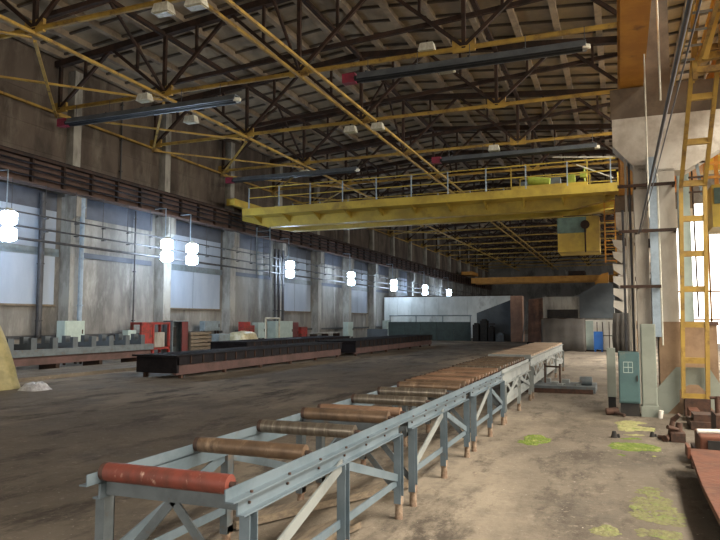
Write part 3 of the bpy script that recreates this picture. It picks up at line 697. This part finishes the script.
# ------------------------------------------------------------------ right foreground
t = thing('rusted_plate', 'large red-brown rusted steel plate on blocks at the right edge', 'plate', (.62, 2.2, 0))
m = MB(); m.prism([(.0, 0), (1.6, 0), (1.6, 5.85), (.04, 5.97), (-.01, 4.2)], .20, .25, 'z'); m.build('plate', M['rust'], t, bevel=.006)
m = MB(); m.box(.22, .5, 4.0, 4.12, .25, .30); m.box(.35, .6, 4.9, 5.0, .25, .29); m.tube((.33, 4.95, .25), (.33, 4.95, .31), .05, 10); m.box(.0, .03, 5.6, 5.9, .2, .32); m.box(.42, .46, 4.2, 4.6, .25, .28); m.build('welded_lug', M['rust'], t)
m = MB()
for y in (.1, 1.6, 3.1, 4.4, 5.4): m.box(.10, 1.4, y, y + .3, 0, .2)
m.build('support_block', M['rust_dark'], t)
t = thing('rusty_machine_part', 'rusty box-shaped iron casting beyond the large plate', 'machine part', (.98, 8.45, 0))
m = MB(); m.box(-.18, .5, 0, .6, .12, .34); m.build('casting', M['rust'], t, bevel=.02)
m = MB(); m.box(-.1, .08, -.03, .0, .16, .3); m.build('opening', M['dark_in'], t)
m = MB(); m.box(-.2, .55, .05, .9, 0, .12); m.build('base', M['rust_dark'], t)
m = MB(); m.box(.05, .4, .5, 1.0, .3, .52); m.tube((.1, .75, .5), (.1, .75, .72), .03, 8); m.tube((0.02, .75, .7), (.18, .75, .7), .02, 6); m.build('valve', M['rust_dark'], t)
m = MB(); m.tube((.80, 8.7, .36), (1.35, 8.75, .37), .028, 12); tag(m.build('white_pipe', M['white'], None, (.85, 8.7, .36)), 'short white pipe lying on the rusty iron casting', 'pipe')
m = MB(); m.tube((.86, 8.28, .05), (.86, 8.2, .05), .05, 12) ; m.box(.70, .95, 8.3, 8.42, 0, .10); tag(m.build('small_block', M['rust_dark'], None, (.86, 8.3, 0)), 'small dark block with round end before the iron casting', 'block')
m = MB()
random.seed(3)
for (a, b, r) in (((.52, 10.0, .04), (.74, 10.3, .06), .05), ((.60, 10.1, .05), (.64, 10.15, .30), .045), ((.64, 10.15, .28), (.72, 10.1, .36), .04), ((.45, 10.2, .03), (.72, 10.05, .04), .03), ((.70, 10.2, .02), (.72, 10.2, .24), .06), ((.56, 10.0, .2), (.70, 10.1, .16), .03)):
    m.tube(a, b, r, 7, r * .7)
m.box(.60, .78, 10.0, 10.25, 0, .12)
tag(m.build('rusty_clamp', M['rust_dark'], None, (.62, 10.1, 0)), 'rusty bench clamp lying on the floor beyond the moss', 'clamp')
m = MB(); m.box(.95, 1.6, 11.2, 11.9, 0, .12); m.box(1.0, 1.35, 11.3, 11.7, .12, .22); tag(m.build('rusty_block', M['rust_dark'], None, (1, 11, 0)), 'low dark rusty block at the foot of the yellow ladder', 'block')
m = MB(); m.box(1.02, 1.17, 12.1, 12.6, 0, .18); tag(m.build('rusty_block', M['rust'], None, (1, 12.3, 0)), 'small red-brown block between column and yellow ladder', 'block')
for (x, y, s, lab) in ((-.12, 10.1, .05, 'small black lump on the floor left of the moss'), (.38, 10.35, .04, 'small black lump at the right end of the moss')):
    m = MB(); m.tube((x, y, 0), (x, y, s * 1.8), s, 7, s * .5); m.tube((x + s, y + .02, 0), (x + s * 1.1, y, s), s * .6, 6, s * .3)
    tag(m.build('scrap_lump', M['dark_in'], None, (x, y, 0)), lab, 'scrap')
t = thing('small_cable_box', 'dark rusty lump at the foot of the teal cabinet', 'scrap', (-.17, 12.4, 0))
m = MB(); m.tube((-.1, 0, .06), (.1, .05, .08), .06, 8); m.tube((.05, -.02, .05), (.2, -.15, .03), .03, 7); m.build('lump', M['rust_dark'], t)

# moss patches: irregular low tufted sheets
def moss(cx, cy, rx, ry, mm, label, n=26, dens=.8):
    m = MB(); random.seed(int(cx * 100 + cy * 10))
    for k in range(int(n * 34 * dens)):
        a = random.uniform(0, 2 * PI); rr = math.sqrt(random.random())
        x = cx + rx * rr * math.cos(a); y = cy + ry * rr * math.sin(a)
        if noise.noise((x * 2.5, y * 2.5, 3)) < -.12 + .35 * (rr - .6): continue
        s = random.uniform(.015, .045) ; h = random.uniform(.004, .012)
        k2 = 7; vs = [(x + s * random.uniform(.6, 1.2) * math.cos(2 * PI * i / k2), y + s * random.uniform(.6, 1.3) * math.sin(2 * PI * i / k2), .001) for i in range(k2)] + [(x, y, h)]
        m.add(vs, [(i, (i + 1) % k2, k2) for i in range(k2)] + [tuple(range(k2))])
    tag(m.build('moss_patch', mm, None, (cx, cy, 0)), label, 'moss', 'moss patches on the floor', 'stuff')
moss(-1.15, 9.5, .20, .42, M['moss'], 'small bright green moss patch in the middle of the floor', 16)
moss(.13, 9.4, .29, .75, M['moss'], 'bright green moss patch between conveyor and rusty clamp', 46)
moss(.13, 11.1, .30, .75, M['moss_dry'], 'pale dry moss patch just before the teal cabinet', 44)
moss(.24, 6.3, .20, .95, M['moss_faint'], 'faint yellowish moss patch beside the large rusted plate', 22, .8)
moss(-.15, 5.4, .12, .4, M['moss_faint'], 'faint sparse moss at the bottom picture edge', 8)

# pallet with metal bits
t = thing('scrap_skid', 'low flat skid carrying metal scrap beyond the conveyor', 'skid', (-1.25, 16.3, 0))
m = MB(); m.box(-.95, .7, -.6, .6, .02, .16); m.build('platform', M['grey_dirty'], t)
m = MB(); m.box(-.9, .65, -.62, -.6, .0, .1); m.build('skirt', M['rust_dark'], t)
m = MB()
for a, b in (((-.45, .1, .16), (-.45, .1, .62)), ((-.1, .0, .16), (-.1, .0, .62)), ((-.45, .1, .55), (-.1, .0, .55))): m.bar(a, b, .04, .04)
m.build('upright_frame', M['rust_dark'], t)
m = MB()
random.seed(5)
for k in range(12):
    x, y = random.uniform(-.8, .5), random.uniform(-.5, .5); s = random.uniform(.04, .1)
    m.box(x - s, x + s, y - s, y + s, .16, .16 + s)
m.build('metal_offcuts', M['cream_steel'], t)
m = MB(); m.tube((.35, -.2, .26), (.62, -.2, .26), .1, 12); m.build('small_motor', M['grey_dirty'], t)

# ------------------------------------------------------------------ left machines
def dark_table(x0, x1, y0, y1, zt, label, skew=0, n=None):
    t = thing('roller_table', label, 'roller table', (x0, y0, 0), 'dark roller tables on the left')
    w = x1 - x0; l = y1 - y0
    m = MB(); m.box(w - .14, w - .04, 0, l, .10, .36); m.build('lower_beam', M['pink_steel'], t)
    m = MB(); m.box(w - .1, w, 0, l, .38, zt); m.box(0, .1, 0, l, .30, zt); m.box(w - .1, w + .06, 0, l, zt - .03, zt); m.box(0, w, -.02, .08, .16, zt - .06)
    m.box(-.1, w + .06, -.1, .04, zt - .05, zt); m.build('side_beam', M['black_steel'], t)
    m = MB(); k = .25
    while k < l: m.tube((.1, k, zt - .1), (w - .1, k, zt - .1), .1, 8); k += .42
    m.build('roller_bed', M['black_steel'], t)['kind'] = 'stuff'
    k = .3; 
    while k < l + .01:
        m = MB()
        for x in (.03, w - .15): m.box(x, x + .1, k - .05, k + .05, 0, .40)
        m.box(.03, w - .05, k - .04, k + .04, .12, .24); m.build('leg_frame', M['rust_dark'], t); k += (l - .6) / max(1, round(l / 2.4))
    k = .6
    while k < l:
        m = MB(); m.box(w - .02, w + .03, k, k + .05, .40, zt - .03); k += .6; m.build('rib_plate', M['dark_steel'], t)
dark_table(-13.0, -11.6, 15.5, 27.3, .66, 'nearest black roller table on the left, its end facing the camera')
dark_table(-13.2, -11.3, 28.2, 41.5, .70, 'farther black roller table, reaching towards the green plates')
dark_table(-16.6, -14.8, 24.5, 36.0, .72, 'black roller table standing behind, before the mint cabinet')

t = thing('cooling_rack', 'toothed blue-grey rack bed in front of the first wall bays', 'rack', (-18.1, 14.2, 0))
m = MB(); m.box(.7, .95, 0, 7.2, .50, .72); m.build('front_beam', M['grey_dirty'], t)
m = MB(); m.box(.62, .80, 0, 7.2, .22, .50); m.build('lower_beam', M['pink_steel'], t)
for k in range(8):
    m = MB(); m.prism([(.0, .72), (.95, .72), (.95, 1.08), (.82, 1.08), (.82, .9), (.62, .9), (.62, 1.12), (.45, 1.12), (.45, .88), (.0, .88)], .5 + .85 * k, .72 + .85 * k); m.build('tooth_bracket', M['slate'], t)
m = MB(); m.box(0, .1, 0, 7.2, .5, .8); m.build('rear_beam', M['dark_steel'], t)
for k in range(4):
    m = MB(); m.box(0, .75, .6 + 1.95 * k, .75 + 1.95 * k, 0, .5); m.build('leg', M['dark_steel'], t)
m = MB(); m.box(-17.0, -14.9, 13.0, 21.8, 0, .10); tag(m.build('concrete_plinth', M['floor'], None, (-16, 13, 0)), 'low concrete plinth in front of the toothed rack', 'plinth')
m = MB(); m.box(-18.3, -17.25, 12.5, 21.8, 0, .2) ; tag(m.build('concrete_plinth', M['conc_wall'], None, (-18, 13, 0)) , 'low concrete strip under the toothed rack', 'plinth')
bpy.data.objects.remove(bpy.context.scene.objects['concrete_plinth.001'])

# wall-side boxes (hung from or standing before the wall)
def cabinet(name, label, y0, y1, z0, z1, m1, x0=-20.3, x1=-19.5, stand=True, door=True, m2=None, cat='cabinet'):
    t = thing(name, label, cat, (x1, (y0 + y1) / 2, 0))
    w = (y1 - y0) / 2; d = x1 - x0
    m = MB(); m.box(-d, 0, -w, w, z0, z1); m.build('body', M[m1], t, bevel=.01)
    if door:
        m = MB(); m.box(0, .02, -w + .05, w - .05, z0 + .05, z1 - .05); dd = m.build('door', M[m2 or m1], t, bevel=.005)
        m = MB(); m.box(.02, .045, w - .16, w - .12, (z0 + z1) / 2 - .08, (z0 + z1) / 2 + .08); m.build('door_handle', M['dark_steel'], dd)
    if stand and z0 > .03:
        for yy in (-w + .08, w - .08):
            m = MB(); m.box(-.1, -.03, yy - .035, yy + .035, 0, z0); m.build('leg', M['dark_steel'], t)
            m = MB(); m.box(-d + .03, -d + .1, yy - .035, yy + .035, 0, z0); m.build('leg', M['dark_steel'], t)
    return t
cabinet('electrical_cabinet', 'pale mint electrical box by the nearest left wall column', 18.65, 19.62, .80, 1.62, 'pale_box', -19.35, -18.95)
cabinet('electrical_cabinet', 'small pale mint box left of the red frame', 22.3, 22.8, .60, 1.22, 'pale_box', -19.5, -19.2)
cabinet('electrical_cabinet', 'slate grey box mounted above the pale chest', 28.5, 29.9, 1.10, 1.60, 'slate_box', -20.0, -19.7)
cabinet('storage_chest', 'pale grey chest beside the plastic-wrapped crate', 28.0, 29.0, .04, .95, 'slate_box', -19.2, -18.5, cat='chest')
cabinet('electrical_cabinet', 'red cabinet behind the plastic-wrapped crate', 31.3, 32.0, .5, 1.55, 'red', -19.45, -19.1)
cabinet('electrical_cabinet', 'small red box left of the pale pipe frame', 32.6, 33.3, .6, 1.35, 'red', -20.0, -19.6)
cabinet('electrical_cabinet', 'narrow white box inside the pale pipe frame', 33.7, 34.5, .6, 1.5, 'pale_box', -20.0, -19.6)
cabinet('electrical_cabinet', 'wide mint green cabinet under the three upright pipes', 34.9, 37.1, .42, 1.58, 'pale_box', -19.7, -19.1)
cabinet('electrical_cabinet', 'dark red cabinet right beside the mint green cabinet', 37.3, 38.3, .2, 1.5, 'maroon', -19.7, -19.3)
cabinet('electrical_cabinet', 'bright red low cabinet right of the dark red one', 38.7, 39.6, .1, 1.2, 'red', -19.7, -19.3)
cabinet('electrical_cabinet', 'narrow white cabinet far along the left wall', 46.6, 47.7, .38, 1.5, 'pale_box', -19.7, -19.3)
cabinet('electrical_cabinet', 'farthest pale cabinet near the green plates', 55.6, 56.8, .4, 1.6, 'pale_box', -19.7, -19.3)

t = thing('red_frame_stand', 'open red steel frame stand with a red panel by the second column', 'stand', (-19.1, 23.0, 0))
for y in (0, .75, 1.85):
    for x in (-.5, 0):
        m = MB(); m.box(x - .05, x + .05, y - .05, y + .05, 0, 1.5); m.build('frame_post', M['red'], t)
m = MB()
for z in (.35, 1.45): m.box(-.55, .05, -.05, 1.9, z, z + .1)
m.build('frame_rail', M['red'], t)
m = MB(); m.box(-.03, .02, .05, .7, .45, 1.45); m.build('panel', M['red'], t)
m = MB(); m.box(-.4, -.1, 1.0, 1.7, .45, 1.1); m.build('motor_box', M['conc_left'], t)

t = thing('open_cabinet', 'open grey steel cabinet with a maroon inside door', 'cabinet', (-19.0, 25.0, .12))
m = MB(); m.box(-.55, 0, 0, .04, 0, 1.5); m.box(-.55, -.5, 0, 1.2, 0, 1.5); m.box(-.55, 0, 0, 1.2, 0, .04); m.box(-.55, 0, 0, 1.2, 1.46, 1.5); m.box(-.55, 0, 1.16, 1.2, 0, 1.5); m.build('body', M['slate_box'], t)
m = MB(); m.box(-.02, .0, .7, 1.2, .05, 1.45); m.build('door', M['maroon'], t)
m = MB(); m.box(-.45, -.3, .15, .7, .3, 1.2); m.build('switchgear', M['dark_in'], t)
m = MB(); m.box(-.5, -.05, .05, 1.15, -.12, 0); m.build('plinth', M['dark_steel'], t)

random.seed(11)
for k in range(6):
    m = MB(); z = .04 + .18 * k
    m.box(-19.5 + random.uniform(-.05, .05), -18.9, 26.27, 28.0 + random.uniform(-.1, -.02), z, z + .13)
    for y in (26.4, 27.7): m.box(-19.45, -18.95, y, y + .1, z - .05 if k else 0, z)
    tag(m.build('timber_board', M['wood'], None, (-19.2, 27, z)), '%s board of the timber pile right of the open cabinet, counted from below' % ['lowest', 'second', 'third', 'fourth', 'fifth', 'topmost'][k], 'board', 'boards in the timber pile')

def drape(name, label, cx, cy, wx, wy, h, mm, cat, seed, base=1.25, segs=28, cut=None):
    vs = []; fs = []; R = 12
    for j in range(R + 1):
        f = j / R
        for i in range(segs):
            a = 2 * PI * i / segs
            q = (abs(math.cos(a)) ** 4 + abs(math.sin(a)) ** 4) ** -.25
            if f < .4: rr = f / .4 * .8; z = h * (1 - .06 * (f / .4) ** 2)
            else: g = (f - .4) / .6; rr = .8 + (base - .8) * g ** .9; z = h * .94 * (1 - g)
            nz = noise.noise((math.cos(a) * 3 + seed, math.sin(a) * 3, z * 1.2)) * .12 * (.3 + f)
            nz += .05 * f * math.sin(a * 9 + seed)
            vs.append((wx * (rr * q + nz) * math.cos(a), wy * (rr * q + nz) * math.sin(a), max(0.0, z + noise.noise((a * 2, f * 3, seed)) * .08 * (1 if j else 0) * (1 - max(0, f - .6) / .4))))
    for j in range(R):
        for i in range(segs):
            a = j * segs + i; b = j * segs + (i + 1) % segs
            fs.append((a, b, b + segs, a + segs))
    fs.append(tuple(range(segs)))
    m = MB(); m.add(vs, fs, True)
    o = m.build(name, mm); o.location = (cx, cy, 0); tag(o, label, cat); return o
drape('tarpaulin_heap', 'olive yellow tarpaulin draped over goods at the left picture edge', -14.75, 11.2, .95, .8, 1.85, M['tarp'], 'tarpaulin', 1.3, 1.35)
drape('plastic_wrapped_crate', 'crate under yellowed plastic film beside the pale chest', -18.5, 30.3, .55, .95, 1.05, M['plastic'], 'crate', 4.2, 1.2)
o = drape('crumpled_film', 'crumpled white plastic film on the floor beside the tarpaulin', -12.95, 11.9, .22, .2, .16, M['white_film'], 'film', 8.1, 1.5)

t = thing('tubular_stand', 'pale tubular stand before the white wall box', 'frame', (-18.6, 32.8, 0))
for y in (0, 1.6):
    m = MB(); m.tube((0, y, 0), (0, y, 1.75), .05, 8); m.build('post', M['housing'], t)
m = MB(); m.tube((0, 0, 1.75), (0, 1.6, 1.75), .05, 8); m.build('top_rail', M['housing'], t)
t = thing('wall_desk', 'low dark bench standing by the wall past the red cabinets', 'bench', (-19.2, 40.6, 0))
m = MB(); m.box(-.5, .1, 0, 4.2, .7, .78); m.build('bench_top', M['conc_left'], t)
for y in (.1, 2, 4.0):
    m = MB(); m.box(-.45, .05, y, y + .08, 0, .7); m.build('leg', M['dark_steel'], t)

# ------------------------------------------------------------------ far partition and booths
t = thing('partition_wall', 'long pale panel partition closing the hall at the far end', 'partition', (-20.4, 58, 0))
for k in range(9):
    m = MB(); m.box(.05 + 1.3 * k, 1.33 + 1.3 * k, 0, .12, .05, 3.75); m.build('panel', M['part_white'], t)
m = MB(); m.box(0, 11.8, -.04, .16, 3.75, 3.83); m.box(0, 11.8, -.02, .14, 0, .05); m.build('frame', M['dark_steel'], t)
t = thing('green_barrier', 'low dark green plate barrier with a tube rail before the pale partition', 'barrier', (-17.9, 52, 0))
for k in range(5):
    m = MB(); m.box(1.38 * k, 1.35 + 1.38 * k, 0, .12, 0, 1.5); m.build('plate', M['green_dark'], t)
m = MB(); m.tube((0, .3, 2.0), (6.9, .3, 2.0), .05, 8)
for k in range(4): m.tube((.05 + 2.25 * k, .3, 0), (.05 + 2.25 * k, .3, 2.0), .045, 8)
m.build('tube_rail', M['slate_box'], t)
m = MB(); m.box(-1.9, -.1, .05, .15, 0, .9); m.build('side_plate', M['slate'], t)
t = thing('shade_wedge_machine', 'dark machine drives before a slate blue wedge shaped as slanting shade', 'machine', (-10.6, 51.2, 0))
m = MB(); m.prism([(0, 0.0), (2.9, 0), (2.9, 3.3), (0.0, 2.2)], 1.2, 2.6); m.build('shade_wedge', M['slate'], t)  # slate wedge whose dark colour stands in for a slanting shadow
for k, (a, b, h) in enumerate(((-.1, .35, 1.3), (.5, 1.0, 1.6), (1.1, 1.5, 1.1), (1.7, 2.3, .55))):
    m = MB(); m.box(a, b, .0, .8, 0, h); m.box(a + .1, b - .1, .1, .6, h, h + .12); m.build('drive_unit', M['dark_in'] if k != 3 else M['grey_dirty'], t)
m = MB(); m.box(.0, 1.6, .2, .3, 1.3, 1.38); m.build('tie_rail', M['dark_steel'], t)
t = thing('locker', 'tall narrow tan locker left of the rust brown one', 'locker', (-7.8, 51.4, 0))
m = MB(); m.box(0, .9, 0, .9, 0, 3.5); m.build('body', M['tan'], t, bevel=.02)
m = MB(); m.box(.08, .82, -.03, 0, .1, 3.4); m.build('door', M['tan'], t, bevel=.01)
t = thing('locker', 'broad rust brown steel locker beside the grey screen', 'locker', (-6.3, 49.5, 0))
m = MB(); m.prism([(0, 0), (1.75, 0), (1.75, 3.3), (.1, 3.15)], 0, 1.4); m.build('body', M['cor_brown'], t, bevel=.02)
m = MB(); m.box(.12, .84, -.03, 0, .15, 3.0); m.build('door', M['cor_brown'], t); m = MB(); m.box(.92, 1.66, -.03, 0, .15, 3.0); m.build('door', M['cor_brown'], t)
m = MB(); m.bar((-6.85, 50.6, .05), (-6.45, 50.7, 3.0), .07, .07); tag(m.build('steel_prop', M['cream_steel'], None, (-6.8, 50.6, 0)), 'thin pale prop leaning between the two lockers', 'prop')
t = thing('site_office', 'pale grey site office with a dark window behind the grey screen', 'office', (-4.5, 43.0, 0))
m = MB(); m.box(.0, 4.2, .0, 3.0, 0, 3.1); m.build('body', M['conc_left'], t)
m = MB(); m.box(.25, 2.1, -.03, .0, 1.75, 2.3); m.build('office_window', M['dark_in'], t)
m = MB(); m.prism([(2.0, 3.1), (4.3, 3.1), (4.1, 3.9), (3.3, 3.9)], 0, 2.6); m.build('roof_hood', M['slate'], t)
m = MB(); m.box(2.2, 4.2, -.06, .0, 1.75, 3.1); m.build('wall_sheet', M['slate'], t)
m = MB(); m.prism([(3.1, 3.9), (3.9, 3.9), (3.9, 4.6), (3.5, 4.5)], .5, 1.2); m.build('duct', M['orange'], t)
t = thing('cloth_screen', 'grey cloth screen standing before the rust brown locker', 'screen', (-3.9, 36.2, 0))
vs = []; nx = 16
for i in range(nx + 1):
    for z in (0.03, .6, 1.2, 1.72):
        vs.append((2.2 * i / nx, .02 * math.sin(i * 1.3) + .03 * math.sin(z * 2 + i * .3), z - .02 * math.sin(i)))
m = MB(); m.add(vs, [(4 * i + j, 4 * i + j + 4, 4 * i + j + 5, 4 * i + j + 1) for i in range(nx) for j in range(3)], True)
sc = m.build('cloth', M['grey_cloth'], t); sc.modifiers.new('thick', 'SOLIDIFY').thickness = .02
m = MB(); m.tube((0, .12, 0), (0, .12, 1.75), .03, 6); m.tube((2.2, .12, 0), (2.2, .12, 1.75), .03, 6); m.tube((0, .12, 1.72), (2.2, .12, 1.72), .025, 6); m.build('frame', M['dark_steel'], t)
t = thing('white_shed', 'white walled stall with dark bars behind the blue box', 'stall', (-1.75, 37.2, 0))
m = MB(); m.box(0, 1.75, .5, .56, 0.05, 1.65); m.build('back_wall', M['white'], t)
m = MB(); m.box(0, .4, .42, .5, 0.05, 1.6); m.build('grey_door', M['pale_box'], t)
for x in (.58, .85, 1.18):
    m = MB(); m.box(x, x + .04, .3, .36, 0.05, 1.55); m.build('bar', M['dark_steel'], t)
m = MB(); m.box(.5, 1.5, .28, .33, .8, .84); m.box(0, 1.75, .2, .5, 0, .05); m.build('cross_rail', M['dark_steel'], t)
m = MB(); m.box(-1.30, -.85, 36.6, 36.95, .12, 1.05); m.box(-1.28, -1.2, 36.62, 36.9, 0, .12); m.box(-.95, -.87, 36.62, 36.9, 0, .12)
tag(m.build('blue_box', M['blue'], None, (-1.1, 36.7, 0), bevel=.01), 'bright blue upright box before the white stall', 'box')
vs = []; nx = 12
for i in range(nx + 1):
    for z in (0.02, .7, 1.4, 2.0): vs.append((.95 * i / nx - .05 * math.sin(z * 2), .07 * math.sin(i * 1.9), z))
m = MB(); m.add(vs, [(4 * i + j, 4 * i + j + 4, 4 * i + j + 5, 4 * i + j + 1) for i in range(nx) for j in range(3)], True)
o = m.build('black_curtain', M['black_cloth']); o.location = (-.35, 36.0, 0); o.modifiers.new('thick', 'SOLIDIFY').thickness = .02
tag(o, 'black cloth curtain hanging right of the white stall', 'curtain')
for k in range(4):                                           # white sawtooth strips standing in for light between the columns
    pass
m = MB()
for k in range(6):
    z = 1.9 + .42 * k
    m.prism([(-.32 + .05 * k * .3, z + .2), (0.0, z), (.06, z + .36), (-.3, z + .42)], 0, .06)
tag(m.build('light_gap_strips', M['white'], None, (0, 0, 0)), 'white sawtooth strips standing for light beside the second right column', 'sheet').location = (.12, 24.2, 0)
# small rack on floor beyond the deck
t = thing('small_rack', 'small black open rack on the floor beyond the conveyor deck', 'rack', (-4.9, 38.2, 0))
for x in (0, .38, .72):
    m = MB(); m.box(x, x + .06, 0, .06, 0, .42); m.build('post', M['dark_in'], t)
m = MB(); m.box(0, .78, 0, .06, .36, .42); m.box(0, .78, 0, .06, .12, .17); m.build('rail', M['dark_in'], t)

# ------------------------------------------------------------------ lights
def area(name, loc, rot, sx, sy, power, col, spread=180):
    l = bpy.data.lights.new(name, 'AREA'); l.shape = 'RECTANGLE'; l.size = sx; l.size_y = sy; l.energy = power; l.color = col; l.spread = math.radians(spread)
    o = bpy.data.objects.new(name, l); o.location = loc; o.rotation_euler = rot; COL.objects.link(o); return o
# daylight entering through the window band of the neighbouring aisle
area('window_daylight', (XR - .1, 8, 6.0), (0, math.radians(80), 0), 7.2, 30, 4600, (1.0, .86, .66), 120)
area('window_daylight', (XR - .1, 75, 6.0), (0, math.radians(66), 0), 7.2, 56, 2500, (1.0, .92, .80), 120)
area('added_skylight_fill', (7.5, 3, 12.2), (0, math.radians(32), 0), 4, 14, 4200, (1.0, .90, .74), 130)  # lamp of the added skylight, makes light fall off towards the left wall
area('added_skylight_fill', (7.5, 29, 12.2), (0, math.radians(32), 0), 4, 14, 7000, (1.0, .92, .78), 130)  # second added skylight lamp, brightens the floor at far right
# daylight lamp added at the closed back wall behind the camera, no gate there
area('back_daylight', (-3, YB + .1, 3.2), (math.radians(75), 0, 0), 8, 5, 620, (1.0, .92, .80), 120)

w = bpy.data.worlds.new('world'); S.world = w; w.use_nodes = True
w.node_tree.nodes['Background'].inputs[0].default_value = (.9, .95, 1, 1); w.node_tree.nodes['Background'].inputs[1].default_value = .6

# ------------------------------------------------------------------ camera
cd = bpy.data.cameras.new('camera'); cam = bpy.data.objects.new('camera', cd); COL.objects.link(cam); S.camera = cam
cd.sensor_width = 36; cd.lens = 33.0; cd.clip_start = .05; cd.clip_end = 400
cam.location = (0, 0, 1.65); cam.rotation_euler = (math.radians(90 + 4.332), 0, math.radians(21.446))
S.view_settings.view_transform = 'Standard'; S.view_settings.look = 'None'; S.view_settings.gamma = 1; S.view_settings.exposure = 0.0
S.view_settings.use_curve_mapping = False
S.cycles.max_bounces = 5; S.cycles.diffuse_bounces = 3; S.cycles.use_denoising = True
S.cycles.sample_clamp_indirect = 4
